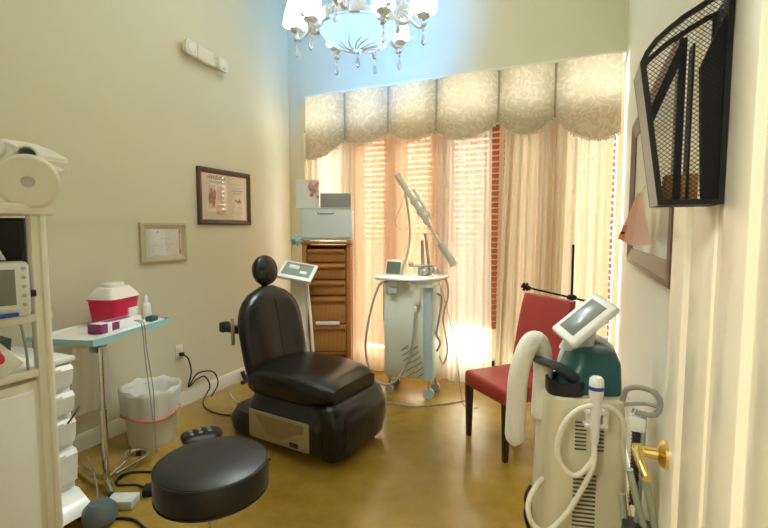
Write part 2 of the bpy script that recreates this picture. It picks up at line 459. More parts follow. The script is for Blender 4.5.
h.lathe([(.031, 0), (.031, .006), (.024, .014), (.013, .018), (.011, .05)], (0, L_ - .06, .955), 24, (-1, 0, 0))
h.cyl((-.045, L_ - .06, .955), (-.066, L_ - .06, .955), .014)
h.tube([(-.056, L_ - .05, .955), (-.058, L_ - .09, .957), (-.056, L_ - .13, .952), (-.050, L_ - .165, .944)], lambda t: .0115 - .003 * t, 10, 5)
h.build('door_lever', BRASS, door)
MB().box((th / 2, L_ + .0015, .955), (.024, .003, .06)).build('latch_plate', BRASS, door)
for z in (.25, 1.05, 1.85): MB().cyl((-.004, 0, z - .045), (-.004, 0, z + .045), .007, seg=10).build('hinge', BRASS, door)
tr = MB()
tr.box((DX0 - .03, YF + .01, 1.06), (.08, .02, 2.12), .004); tr.box((DX1 + .035, YF + .01, 1.06), (.06, .02, 2.12), .004); tr.box(((DX0 + DX1) / 2, YF + .01, DZ + .04), (DX1 - DX0 + .14, .02, .08), .004)
struct(tr.build('trim_1', TRIM), 'white casing around the doorway', 'trim')

# ------------------------------------------------------------------ mesh wall file on the door
wf = thing('wall_file_pocket', 'black wire mesh file pocket with arched sides hung on the open door', 'file holder', (.19, .795, 1.488))
side = [(-.001, 0), (-.001, .306), (-.018, .300), (-.035, .291), (-.048, .283), (-.064, .274), (-.081, .261), (-.097, .247), (-.109, .230), (-.115, .215), (-.083, 0)]
def rim(y):
    m = MB()
    n = len(side); cx = sum(p[0] for p in side) / n; cz = sum(p[1] for p in side) / n
    wd = .0075
    ins = []
    for i in range(n):
        p0, p1, p2 = Vector(side[i - 1]), Vector(side[i]), Vector(side[(i + 1) % n])
        e1 = (p1 - p0).normalized(); e2 = (p2 - p1).normalized()
        n1 = Vector((e1.y, -e1.x)); n2 = Vector((e2.y, -e2.x))
        if (Vector((cx, cz)) - p1).dot(n1) < 0: n1, n2 = -n1, -n2
        bn = (n1 + n2).normalized(); k = wd / max(.35, bn.dot(n1))
        ins.append(p1 + bn * k)
    A = [[(p[0], yy, p[1]) for yy, p in ((y - .003, side[i]), (y - .003, ins[i]), (y + .003, ins[i]), (y + .003, side[i]))] for i in range(n)]
    m.ring_faces(A + [A[0]], True, False)
    return m
def inside(x, z):
    c = False; n = len(side)
    for i in range(n):
        (x1, z1), (x2, z2) = side[i], side[(i + 1) % n]
        if (z1 > z) != (z2 > z) and x < (x2 - x1) * (z - z1) / (z2 - z1) + x1: c = not c
    return c
def mesh_fill(pt, ok, u0, u1, v0, v1, step, r, m):
    """expanded metal: two families of diagonal strands clipped to an outline"""
    N = 90
    for fam in (1, -1):
        k = -60
        while k < 60:
            run = []
            for i in range(N + 1):
                v = v0 + (v1 - v0) * i / N; u = u0 + k * step + fam * (v - v0) * 1.15
                if u0 <= u <= u1 and ok(u, v): run.append(pt(u, v))
                else:
                    if len(run) > 1: m.tube([run[0], run[-1]], r, 4)
                    run = []
            if len(run) > 1: m.tube([run[0], run[-1]], r, 4)
            k += 1
for y in (0, .085):
    rim(y).build('side_rim', BLACKM, wf)
    m = MB(); mesh_fill(lambda u, v, y=y: (u, y, v), inside, -.117, 0, 0, .306, .0078, .00055, m)
    if y == 0: m.build('mesh_side', BLACKM, wf)
    else: m.bm.free()
m = MB(); m.box((-.0025, .0425, .03), (.003, .085, .06)); m.box((-.0025, .0425, .285), (.003, .085, .04)); m.box((-.0025, .01, .153), (.003, .02, .306)); m.build('back_bracket', BLACKM, wf)
m = MB(); m.box((-.038, .0425, .002), (.074, .09, .004)); m.build('bottom_plate', BLACKM, wf)
m = MB(); m.prism([(-.083, 0), (-.115, .215), (-.111, .215), (-.079, 0)], .003, .082, 'xz'); m.build('front_plate', GREYP, wf)
m = MB(); m.prism([(-.026, .004), (-.004, .004), (-.004, .28), (-.022, .24), (-.036, .20)], .004, .020, 'xz'); m.build('side_gusset', BLACKM, wf)
m = MB(); m.box((-.054, .04, .13), (.010, .012, .25), .001); m.box((-.040, .05, .125), (.003, .03, .24), 0); m.build('divider', BLACKM, wf)
m = MB(); m.prism([(-.100, .14), (-.058, .25), (-.052, .25), (-.052, .232), (-.096, .115)], .03, .034, 'xz'); m.build('cross_strap', BLACKM, wf)
tag(MB().box((.19 - .047, .850, 1.515), (.044, .03, .045), .002).build('tan_card_stack', TANM), 'tan cards standing in the bottom of the black mesh file pocket', 'cards')

# ------------------------------------------------------------------ framed pictures
def picture(name, label, size, depth, bw, fmat, loc, rotz, content, mat_paper, gap=0.):
    """local: x across, z up, -y is the front"""
    t = thing(name, label, 'picture', loc, rotz)
    w_, h_ = size; m = MB()
    pr = [(0, 0), (0, -depth), (bw * .3, -depth * 1.15), (bw, -depth * .55), (bw, 0)]
    cs = [(-w_ / 2, -h_ / 2, 1, 1), (w_ / 2, -h_ / 2, -1, 1), (w_ / 2, h_ / 2, -1, -1), (-w_ / 2, h_ / 2, 1, -1)]
    rg = [[(x + sx * q[0], q[1], z + sz * q[0]) for q in pr] for x, z, sx, sz in cs]
    m.ring_faces(rg + [rg[0]], True, False); m.build('frame', fmat, t, ang=20)
    MB().box((0, -.006, 0), (w_ - bw * 1.6, .008, h_ - bw * 1.6)).build('mat_board', mat_paper, t)
    content(t, w_ - 2 * bw, h_ - 2 * bw)
    MB().box((0, -.0165, 0), (w_ - bw * 1.9, .002, h_ - bw * 1.9)).build('glazing', PICGL, t)
    return t
def strips(lst, y=-.0112):
    m = MB()
    for x, z, w_, h_ in lst: m.box((x, y, z), (w_, .0008, h_))
    return m
def poster(t, w_, h_):
    rnd = random.Random(3)
    lst = [(-.20 + .02 * k, .165 + .004 * (k % 2), .014, .026 + .006 * (k % 3)) for k in range(11)]
    strips(lst).build('heading', INK, t)
    strips([(-.10, .128, .19, .02), (.16, .07, .14, .012), (.16, .095, .13, .006), (.16, .045, .13, .008), (.15, -.135, .12, .004), (.15, -.085, .12, .004), (.093, -.11, .004, .05), (.207, -.11, .004, .05)]).build('caption_bands', INKB, t)
    strips([(-.16, .0, .075, .20), (-.055, .03, .08, .13), (-.06, -.11, .10, .09), (.155, .13, .14, .004)]).build('picture_blocks', M('faded_pink_print', (.70, .44, .38), .8, var=.25, vscale=30), t)
    m = MB()
    for k, (x, z) in enumerate([(-.185, -.02), (-.165, .03), (-.145, -.04), (-.13, .02)]): m.sph((x, -.0118, z), .022, .8, .03, 2.2, 10)
    m.prism([(.10, -.05), (.135, -.005), (.155, -.03), (.18, .0), (.215, -.05), (.19, -.03), (.165, -.045), (.13, -.025)], -.0122, -.0116, 'xz')
    m.build('sketches', M('maroon_ink', (.30, .09, .09), .8), t)
picture('picture_frame', 'dark brown framed poster with peach ground higher on the left wall', (.645, .49), .026, .045, WOODD, (XL, 3.16, 1.742), R(90), poster, PAPERC)
def cert(t, w_, h_):
    MB().box((-.012, -.0105, 0), (w_ - .03, .001, h_ - .012)).build('certificate_sheet', PAPER, t)
    strips([(w_ / 2 - .014, .0, .016, h_ * .62)]).build('orange_edge_band', M('orange_band', (.72, .30, .14), .7), t)
    strips([(w_ / 2 - .014, h_ * .40, .016, h_ * .16), (w_ / 2 - .014, -h_ * .37, .016, h_ * .22)]).build('dark_red_edge_band', M('dark_red_band', (.40, .06, .08), .7), t)
    strips([(-.055, .08, .02, .014)], -.0116).build('seal_mark', INKB, t)
    strips([(.05, .092, .13, .0025), (-.09, .04, .015, .006), (.02, .03, .09, .004), (-.08, -.02, .055, .004), (.02, -.015, .10, .003), (.02, -.035, .11, .003), (.0, -.06, .08, .003), (.075, -.015, .02, .012)], -.0116).build('text_lines', M('pale_ink', (.55, .56, .62), .8), t)
picture('certificate_frame', 'small cream framed certificate lower on the left wall above the tray table', (.415, .30), .022, .045, CREAMF, (XL, 2.49, 1.354), R(90), cert, PAPER)
def mirrorish(t, w_, h_):
    strips([(0, 0, w_ - .16, h_ - .16)]).build('reflection_sheet', M('cream_reflection', (.80, .74, .58), .6, var=.06, vscale=5), t)  # cream curtain reflection in the glass, painted as a flat sheet
picture('large_picture_frame', 'large picture in a wide brown frame on the right wall behind the door edge', (1.42, .82), .03, .085, TAUPE, (XR, 2.42, 1.667), R(-90), mirrorish, PAPER)

# ------------------------------------------------------------------ pink paper cone by the frame
pk = thing('paper_cone', 'pink folded paper cone with orange edge hanging at the large frame', 'paper ornament', (.222, 2.30, 1.615))
m = MB(); ap = Vector((.012, 0, 0)); b0, b1, b2, b3 = Vector((-.062, -.01, -.205)), Vector((-.01, -.02, -.235)), Vector((.043, -.22, -.225)), Vector((.03, .05, -.21))
V = [m.bm.verts.new(p) for p in (ap + Vector((-.006, 0, 0)), ap + Vector((.006, 0, 0)), ap + Vector((.004, .008, 0)), b0, b1, b2, b3)]
for q in ((0, 3, 4), (0, 4, 1), (1, 4, 5), (1, 5, 2), (2, 5, 6), (2, 6, 3), (2, 3, 0), (0, 1, 2)): m.bm.faces.new([V[i] for i in q])
m.build('cone', PINKP, pk, ang=15)
m = MB(); m.ring_faces([[ap * .3 + b0 * .7 + Vector((-.004, -.003, 0)), ap * .3 + b0 * .7 + Vector((.012, -.006, 0)), ap * .3 + b0 * .7 + Vector((.012, -.002, 0))], [b0 + Vector((-.004, -.003, 0)), b0 + Vector((.022, -.009, -.01)), b0 + Vector((.02, -.003, -.01))]])
m.build('orange_edge', ORANGER, pk)
MB().sph((-.047, -.014, -.178), .008, 1.2, .4, .8, 10).build('dark_notch', BLACKP, pk)
MB().tube([(.012, .0, -.004), (.03, .0, .02), (.036, .01, .028), (.042, .01, .03)], .0015, 6, 4).build('hook', CHROME, pk)

# ------------------------------------------------------------------ emergency light on the left wall
em = thing('emergency_light', 'cream twin head emergency light high on the left wall', 'emergency light', (XL, 2.93, 2.905), R(90))
em.rotation_euler = (0, R(3), R(90))
m = MB(); m.box((0, -.025, -.01), (.36, .045, .075), .010); m.box((.0, -.038, .0), (.17, .05, .115), .012); m.build('housing', CREAMP, em)
for x in (-.165, .165):
    hd = MB().loft([((x, -.03, -.005), (1, 0, 0), (0, 0, 1), .05, .05, 4), ((x + (.01 if x > 0 else -.01), -.07, -.01), (1, 0, 0), (0, 0, 1), .058, .06, 4), ((x + (.012 if x > 0 else -.012), -.085, -.012), (1, 0, 0), (0, 0, 1), .055, .056, 4)], 24).build('lamp_head', CREAMP, em)
    MB().sph((x + (.012 if x > 0 else -.012), -.083, -.012), .045, 1, .35, 1, 16).build('lens', WHITEG, hd)

# ------------------------------------------------------------------ outlet, plug, cord
ot = thing('wall_outlet', 'cream duplex outlet low on the left wall with a black plug in it', 'outlet', (XL, 2.60, .46), R(90))
MB().box((0, -.004, 0), (.075, .008, .118), .004).build('cover_plate', CREAMP, ot)
m = MB()
for z in (-.024, .024): m.box((0, -.0088, z), (.034, .003, .03), .004)
m.build('socket', IVORY, ot)
pc = thing('cable', 'black power cord looping from the wall outlet to the floor', 'cord')
MB().box((XL + .026, 2.605, .44), (.036, .03, .03), .005).build('plug', BLACKP, pc)
m = MB(); m.tube([(XL + .04, 2.605, .44), (XL + .07, 2.63, .40), (XL + .065, 2.66, .28), (XL + .05, 2.64, .16), (XL + .06, 2.72, .20), (XL + .07, 2.80, .20), (XL + .08, 2.84, .10), (XL + .09, 2.76, .02), (XL + .20, 2.66, .008), (XL + .40, 2.60, .008), (XL + .58, 2.64, .008), (XL + .62, 2.72, .008)], .006, 8, 8)
m.build('cable', RUBBER, pc)
m = MB(); m.tube([(XL + .05, 2.64, .16), (XL + .065, 2.73, .25), (XL + .08, 2.88, .22), (XL + .085, 2.93, .10), (XL + .09, 2.84, .012)], .006, 8, 8); m.build('cable_loop', RUBBER, pc)

# ------------------------------------------------------------------ exam chair
ch = thing('exam_chair', 'black vinyl power exam chair with round headrest and beige side panel', 'exam chair', (-1.735, 2.585, 0), R(-7))
m = MB()
X, Y, Z = (1, 0, 0), (0, 1, 0), (0, 0, 1)
m.loft([((-.12, 0, .03), X, Y, .44, .25, 5), ((-.12, 0, .10), X, Y, .45, .26, 5), ((-.14, 0, .17), X, Y, .40, .24, 4)]); m.build('plinth', BLACKP, ch)
m = MB(); m.cyl((.10, -.10, 0), (.10, -.10, .035), .09, .085, 28); m.cyl((-.38, .1, 0), (-.38, .1, .035), .07, .07, 20); m.cyl((.10, .14, 0), (.10, .14, .035), .07, .07, 20); m.build('foot_pad', RUBBER, ch)
m = MB(); m.loft([((.05, 0, .06), X, Y, .34, .285, 7), ((.05, 0, .10), X, Y, .36, .30, 7), ((.05, 0, .26), X, Y, .36, .30, 7), ((.03, 0, .30), X, Y, .33, .28, 6), ((.0, 0, .38), X, Y, .28, .24, 5)]); m.build('base_body', BLACKP, ch)
pn = MB(); pn.box((.02, -.301, .158), (.52, .012, .19), .01); pn = pn.build('side_panel', M('beige_panel', (.36, .30, .19), .4), ch)
m = MB()
cv = [(-.21, .235), (-.17, .225), (-.13, .17), (-.07, .115), (.02, .10), (.10, .12), (.17, .165), (.24, .185), (.24, .235)]
m.prism([(x, z) for x, z in cv], -.3095, -.306, 'xz'); m.build('wave_inlay', M('tan_panel', (.27, .215, .12), .45), pn)
MB().box((.16, -.309, .095), (.07, .008, .03), .004).build('badge', BLACKP, pn)
m = MB()
U, Wv = (0, 1, 0), (1, 0, 0)
m.loft([((.40, 0, .03), U, Wv, .27, .05, 3.5), ((.41, 0, .05), U, Wv, .295, .075, 4), ((.425, 0, .18), U, Wv, .305, .09, 4), ((.415, 0, .30), U, Wv, .305, .09, 4), ((.385, 0, .36), U, Wv, .295, .08, 4), ((.375, 0, .385), U, Wv, .26, .05, 3)], 40); lr = m.build('leg_rest', BLACKV, ch)
MB().tube([(.50, -.225, .08), (.508, -.225, .18), (.50, -.225, .30)], .0035, 6, 4).build('seam_piping', BLACKV, lr)
# seat cushion, domed with rounded sides
secs = []
for k in range(13):
    x = -.30 + .72 * k / 12; u = k / 12
    hw = .30 * (1 - .20 * abs(2 * u - 1) ** 4) if u > .5 else .30 * (1 - .10 * abs(2 * u - 1) ** 4)
    ht = .082 * (1 - (.32 if u > .5 else .5) * abs(2 * u - 1) ** 6)
    z = .445 + .012 * math.sin(PI * u) - .03 * u ** 3
    secs.append(((x, 0, z), U, Z, hw, ht, 4.2))
m = MB(); m.loft(secs, 40); st = m.build('seat', BLACKV, ch)
m = MB(); m.loft([((.0, 0, .34), X, Y, .33, .26, 5), ((.02, 0, .37), X, Y, .37, .285, 5), ((.03, 0, .41), X, Y, .39, .29, 5)]); m.build('seat_pan', BLACKV, ch)
# backrest
secs = []
for k in range(15):
    v = k / 14; z = .40 + .64 * v; x = -.24 - .13 * v
    hw = .285 + .01 * math.sin(PI * v)
    if v > .55: hw *= math.sqrt(max(.04, 1 - ((v - .55) / .452) ** 2.4))
    if v < .12: hw *= .90 + .10 * v / .12
    ht = .075 * (1 - .6 * abs(2 * v - 1) ** 6)
    secs.append(((x, 0, z), U, Vector((1, 0, .2)).normalized(), hw, ht, 3))
m = MB(); m.loft(secs, 40); bk = m.build('backrest', BLACKV, ch)
MB().tube([(-.24 - .13 * v + .076, 0, .40 + .64 * v + .012) for v in [.15 + .07 * i for i in range(11)]], .003, 6).build('centre_seam', BLACKV, bk)
m = MB(); m.box((-.385, 0, 1.03), (.02, .05, .14), .006); m.build('headrest_post', BLACKP, ch)
m = MB(); m.lathe([(.01, -.045), (.07, -.043), (.096, -.02), (.10, .0), (.094, .024), (.06, .048), (.01, .054)], (0, 0, 0), 32, (1, 0, .15)); hr = m.build('headrest', BLACKV, ch)
hr.location = (-.375, 0, 1.155); hr.scale = (1, 1.12, 1.12)
m = MB(); m.tube([(.0, .0965 * math.cos(2 * PI * i / 24), .0965 * math.sin(2 * PI * i / 24)) for i in range(24)], .003, 6, 0, True); m.build('headrest_piping', BLACKV, hr)
br = MB().box((-.50, -.20, .745), (.16, .05, .055), .012).box((-.585, -.20, .75), (.05, .07, .075), .012).build('arm_bracket', BLACKP, ch)
MB().box((-.46, -.235, .735), (.018, .022, .19), .004).build('beige_arm_slat', M('beige_plastic', (.42, .36, .25), .4), br)

# ------------------------------------------------------------------ stool
sl = thing('rolling_stool', 'round black padded stool on chrome base in the foreground', 'stool', (-1.188, 1.168, 0))
m = MB(); m.lathe([(.01, .445), (.178, .445), (.189, .452), (.193, .465), (.193, .535), (.187, .552), (.17, .561), (.10, .568), (.01, .570)], seg=56); s_ = m.build('seat', STOOLV, sl)
m = MB()
for z in (.452, .548): m.tube([(.191 * math.cos(2 * PI * i / 48), .191 * math.sin(2 * PI * i / 48), z) for i in range(48)], .0032, 6, 0, True)
m.build('welt', STOOLV, s_)
MB().lathe([(.12, .522), (.12, .515), (.035, .508), (.03, .40), (.024, .40), (.024, .16), (.03, .155), (.03, .10)], seg=24).build('column', CHROME, sl)
for k in range(5):
    a = R(72 * k + 45); ca, sa = math.cos(a), math.sin(a)
    lg = MB().tube([(0, 0, .125), (.12 * ca, .12 * sa, .115), (.27 * ca, .27 * sa, .085)], lambda t: .019 - .006 * t, 10, 3).build('base_arm', CHROME, sl)
    w = MB(); w.cyl((.27 * ca, .27 * sa, .09), (.27 * ca, .27 * sa, .052), .010, seg=10)
    for q in (-.012, .012): w.cyl((.27 * ca - sa * q * 1.9, .27 * sa + ca * q * 1.9, .026), (.27 * ca - sa * q * .5, .27 * sa + ca * q * .5, .026), .026, seg=18)
    w.build('caster', CHROME, lg)
s_.location.z = .07; s_.scale = (1.01, 1.01, 1)
sl.location.z = 0

# ------------------------------------------------------------------ trash can
tc_ = thing('trash_can', 'small white wastebasket lined with a plastic bag by the left wall', 'trash can', (-2.665, 2.09, 0))
tc_.scale = (1.16, 1.16, 1.2)
MB().lathe([(.01, .004), (.118, .004), (.122, .0), (.126, .01), (.150, .30), (.154, .305), (.146, .30), (.12, .02), (.01, .015)], seg=36, cap=False).build('bin', M('translucent_white_bin', (.78, .76, .68), .45), tc_)
def bagfn(u, v):
    a = 2 * PI * u; wob = .006 * math.sin(7 * a) + .004 * math.sin(13 * a + 1)
    if v < .3: t = v / .3; r = .110 + .04 * t; z = .17 + .145 * t + wob * t
    elif v < .42: t = (v - .3) / .12; r = .150 + .012 * math.sin(t * PI / 2); z = .315 + .012 * math.sin(PI * t) + wob
    else: t = (v - .42) / .58; r = .163 - .012 * t + wob * .9; z = .312 - .13 * t + wob * (1 - t) + .015 * math.sin(3 * a) * t
    return (r * math.cos(a), r * math.sin(a), z)
bg = MB().sheet(bagfn, 72, 22).build('bin_liner', BAGW, tc_, ang=80)
m = MB(); m.tube([((.158) * math.cos(2 * PI * i / 48), .158 * math.sin(2 * PI * i / 48), .178 + .012 * math.sin(6 * PI * i / 48)) for i in range(48)], .0065, 6, 0, True); m.build('red_drawstring', M('faded_red_tape', (.62, .20, .16), .7), bg)

# ------------------------------------------------------------------ instrument tray stand
TA = R(14)                                    # tray turned a little off the wall
ms = thing('tray_stand', 'chrome instrument stand with teal draped tray against the left wall', 'tray table', (-2.60, 1.75, 0), TA)
TZ = .855
m = MB(); m.loft([((0, 0, TZ), X, Y, .19, .30, 8), ((0, 0, TZ + .004), X, Y, .20, .31, 8), ((0, 0, TZ + .014), X, Y, .205, .315, 8), ((0, 0, TZ + .015), X, Y, .198, .308, 8), ((0, 0, TZ + .006), X, Y, .19, .30, 8)], 48); tr_ = m.build('tray', WHITEP, ms)
def dr(u, v):
    k = u * 4; s_ = int(min(3, k)); t = k - s_
    P = [(.207, -.317), (.207, .317), (-.207, .317), (-.207, -.317), (.207, -.317)]
    x = P[s_][0] + (P[s_ + 1][0] - P[s_][0]) * t; y = P[s_][1] + (P[s_ + 1][1] - P[s_][1]) * t
    return (x * (1 + .01 * math.sin(40 * u)), y, TZ + .016 - (.022 + .016 * math.sin(2 * PI * 3 * u + 1) ** 2) * v)
MB().sheet(dr, 64, 4).build('teal_drape', TEALDR, tr_, ang=80)
m = MB(); m.tube([(.16, -.22, TZ), (.16, -.22, .08)], .0125, 12); m.cyl((.16, -.22, .06), (.16, -.22, .46), .017, seg=16); m.build('post', CHROME, ms)
m = MB(); m.box((.16, -.22, TZ - .03), (.05, .05, .025), .004); m.cyl((.115, -.222, TZ - .055), (.15, -.222, TZ - .055), .024, seg=18); m.build('clamp_knob', GREYP, ms)
m = MB(); m.tube([(-.20, -.28, TZ), (-.20, -.28, TZ - .11)], .006, 8); m.box((-.20, -.28, TZ - .06), (.03, .03, .012)); m.build('tray_bracket', BLACKP, ms)
m = MB()
m.tube([(-.22, -.06, .03), (-.10, -.12, .045), (.06, -.19, .05), (.15, -.21, .05), (.26, -.30, .03)], .014, 10, 5)
m.tube([(.15, -.21, .05), (.10, -.02, .045), (.03, .10, .035), (.07, .15, .035), (.13, .14, .035), (.18, .06, .04), (.17, -.16, .05)], .013, 10, 6)
m.build('base_frame', CHROME, ms)
for x, y in ((-.22, -.06), (.26, -.30), (.07, .145)):
    m = MB(); m.cyl((x, y, .0), (x, y, .03), .016, seg=14); m.build('base_foot', RUBBER, ms)
def on_tray(x, y, z=0.0):
    v = Matrix.Rotation(TA, 4, 'Z') @ Vector((x, y, 0)); return (-2.60 + v.x, 1.75 + v.y, TZ + .0155 + z)

# sharps container
sh = thing('sharps_container', 'magenta red sharps container with frosted white lid on the tray', 'sharps container', on_tray(-.075, .163, -.009), TA + R(2))
sh.scale = (.95, .95, 1.08)
m = MB(); m.loft([((0, 0, 0), X, Y, .085, .115, 6), ((0, 0, .01), X, Y, .088, .118, 6), ((0, 0, .14), X, Y, .10, .135, 6), ((0, 0, .145), X, Y, .106, .142, 6), ((0, 0, .15), X, Y, .106, .142, 6)], 40); m.build('body', MAGENTA, sh)
m = MB(); m.loft([((0, 0, .149), X, Y, .105, .141, 6), ((0, 0, .160), X, Y, .103, .138, 6), ((0, 0, .205), X, Y, .07, .10, 5), ((0, 0, .212), X, Y, .065, .095, 5)], 40); m.build('lid', FROST, sh)
m = MB(); m.loft([((0, 0, .211), X, Y, .042, .065, 4), ((0, 0, .228), X, Y, .045, .068, 4), ((0, 0, .236), X, Y, .040, .062, 4)], 32); m.build('flap', WHITEP, sh)
m = MB(); m.box((.098, .05, .06), (.012, .09, .05), .004); m.build('label', PAPER, sh)
# box of gloves, spray bottle, small pot
gb = thing('glove_box', 'flat white and purple box lying along the front of the tray', 'box', on_tray(.075, -.03, -.009), TA - R(4))
MB().box((0, .03, .028), (.09, .30, .056), .003).build('box_body', WHITEG, gb)
MB().box((0, -.100, .028), (.0915, .05, .0555), .003).box((.0455, -.02, .03), (.002, .05, .045)).build('purple_end_print', PURPLE, gb)
MB().box((0, .03, .0570), (.05, .17, .0016)).build('purple_top_print', PURPLE, gb)
bt = thing('spray_bottle', 'small white plastic bottle behind the box at the tray end', 'bottle', on_tray(.055, .29, -.009), TA)
MB().lathe([(.01, 0), (.026, .001), (.028, .01), (.028, .09), (.022, .105), (.012, .112), (.012, .12)], seg=20).build('bottle_body', WHITEP, bt)
MB().lathe([(.014, .119), (.014, .145), (.008, .15), (.005, .165), (.001, .165)], seg=16).build('cap', WHITEG, bt)
tag(MB().box((0, 0, .016), (.05, .06, .032), .004).build('ink_pad_box', TEALG, None, on_tray(.13, .24, -.009), TA), 'small dark teal box at the right end of the tray', 'box')
tag(MB().tube([on_tray(.165, .05, .035), on_tray(.19, .06, .03), on_tray(.213, .065, .0), on_tray(.218, .07, -.15), on_tray(.235, .09, -.40), on_tray(.23, .1, -.62), on_tray(.20, .14, -.82), on_tray(.17, .20, -.86)], .0035, 6, 8).build('thin_wire', CABLEG), 'thin grey cord hanging from the tray to the floor', 'cord')
tag(MB().tube([on_tray(.168, .035, .035), on_tray(.195, .04, .028), on_tray(.214, .043, .0), on_tray(.222, .05, -.2), on_tray(.25, .05, -.5), on_tray(.26, .06, -.75), on_tray(.24, .02, -.863)], .0035, 6, 8).build('thin_wire', CABLEG), 'second thin grey cord hanging from the tray just left of its neighbour', 'cord')
# clear bag hanging under the tray
def hb(u, v):
    a = 2 * PI * u; ww = .13 + .015 * v - .03 * (1 - v) ** 2; dd = .016 + .03 * math.sin(PI * min(1, v * 1.05)) ; ww *= (1 if v < .95 else .93)
    return (dd * math.sin(a) + .006 * math.sin(9 * a), ww * math.cos(a) + .004 * math.sin(5 * a + 6 * v), -.42 * v + .012 * math.cos(2 * a) * (1 - v))
hbag = tag(MB().sheet(hb, 40, 16).build('hanging_bag', BAGC, None, (-2.885, 1.83, .70), R(4), ang=80), 'thin clear cream plastic bag hanging on the wall behind the tray stand', 'bag')

# ------------------------------------------------------------------ floor clutter at left
fp = thing('foot_pedal', 'black foot control pedal with round buttons on the floor by the exam chair', 'foot pedal', (-2.40, 2.27, 0), R(58))
m = MB(); m.loft([((0, 0, 0), X, Y, .13, .085, 4), ((0, 0, .012), X, Y, .135, .09, 4), ((-.01, 0, .032), X, Y, .115, .075, 4), ((-.01, 0, .038), X, Y, .10, .06, 4)], 36); m.build('pedal_body', BLACKP, fp)
for i in range(3):
    for j in range(2):
        MB().cyl((-.07 + .06 * i, -.025 + .05 * j, .036), (-.07 + .06 * i, -.025 + .05 * j, .046), .016, .013, 14).build('button', GREYP, fp)
tag(MB().box((0, 0, .02), (.15, .085, .04), .006).build('power_brick', BLACKP, None, (-2.10, 1.67, 0), R(40)), 'black power adapter brick lying among the floor cables', 'power adapter')
tag(MB().tube([(-2.20, 1.655, .012), (-2.27, 1.66, .007), (-2.36, 1.62, .007), (-2.42, 1.66, .007), (-2.42, 1.73, .007), (-2.28, 1.80, .007), (-2.12, 1.84, .007), (-1.85, 1.98, .007), (-1.75, 2.2, .007)], .0065, 8, 8).build('cable', RUBBER), 'black cable coiled in a loop around the chrome stand base', 'cable')
tag(MB().tube([(-2.36, 1.30, .007), (-2.20, 1.36, .007), (-2.02, 1.44, .007), (-1.86, 1.42, .007), (-1.70, 1.47, .007), (-1.58, 1.52, .007)], .007, 8, 8).build('cable', RUBBER), 'black cable running along the floor under the stool', 'cable')
tag(MB().tube([(XL + .16, 2.98, .006), (-2.62, 2.86, .006), (-2.48, 2.88, .006), (-2.40, 3.05, .006), (-2.30, 3.15, .006)], .006, 8, 8).build('cable', CABLEW), 'beige cable crossing the floor behind the exam chair', 'cable')
tag(MB().tube([(-2.30, 1.42, .28), (-2.29, 1.44, .20), (-2.25, 1.43, .10), (-2.235, 1.415, .012), (-2.21, 1.40, .006)], .0035, 6, 6).build('thin_wire', CABLEG), 'thin grey wire trailing down the white drawer cart', 'wire')
tag(MB().tube([(XL + .05, 3.28, .10), (XL + .06, 3.29, .05), (XL + .08, 3.30, .0), (XL + .10, 3.22, .012)], .02, 8, 4).build('cable_plug', BLACKP), 'black plug lying at the baseboard behind the exam chair', 'plug')

# ------------------------------------------------------------------ white drawer cart behind the column
dc = thing('drawer_cart', 'white plastic drawer cart standing behind the cream column', 'cart', (-2.56, 1.16, 0))
MB().box((0, 0, .44), (.46, .44, .72), .02).build('cabinet_body', WHITEP, dc)
m = MB(); m.box((.01, 0, .808), (.50, .47, .03), .014); m.build('top', WHITEG, dc)
for k, (z, h_) in enumerate(((.735, .12), (.60, .12), (.455, .14), (.275, .18))):
    m = MB(); m.prism([(.228, z - h_ / 2 + .008), (.262, z - h_ / 2 + .008), (.278, z + h_ / 2 - .03), (.262, z + h_ / 2 - .008), (.228, z + h_ / 2 - .008)], -.205, .205, 'xz')
    dw = m.build('drawer', WHITEG, dc)
    MB().box((.272, .0, z + h_ / 2 - .022), (.014, .30, .012), .003).build('drawer_pull', WHITEP, dw)
MB().tube([(.283, .16, .50), (.287, .20, .545), (.265, .228, .56)], .004, 6).build('latch', BLACKP, dc)
m = MB(); m.prism([(.20, .03), (.36, .05), (.34, .085), (.25, .14), (.20, .14)], -.215, .215, 'xz'); m.build('bumper', WHITEG, dc)
for x, y in ((-.18, -.17), (.2, -.17), (-.18, .17), (.2, .17)):
    m = MB(); m.cyl((x, y - .014, .036), (x, y + .014, .036), .036, seg=20); m.cyl((x, y, .05), (x, y, .10), .012, seg=10); m.build('caster', GREYP, dc)
fb = tag(MB().lathe([(.01, 0), (.06, .003), (.078, .03), (.072, .085), (.045, .115), (.01, .12)], seg=28).build('floor_pedal_dome', M('slate_grey_plastic', (.10, .13, .13), .45), None, (-2.13, 1.36, 0)), 'slate grey dome shaped foot switch beside the white drawer cart', 'foot switch')
tag(MB().box((0, 0, .025), (.14, .09, .05), .008).build('white_adapter', M('pale_grey_plastic', (.62, .66, .62), .4), None, (-2.165, 1.505, 0), R(25)), 'pale grey adapter on the floor behind the slate foot switch', 'adapter')

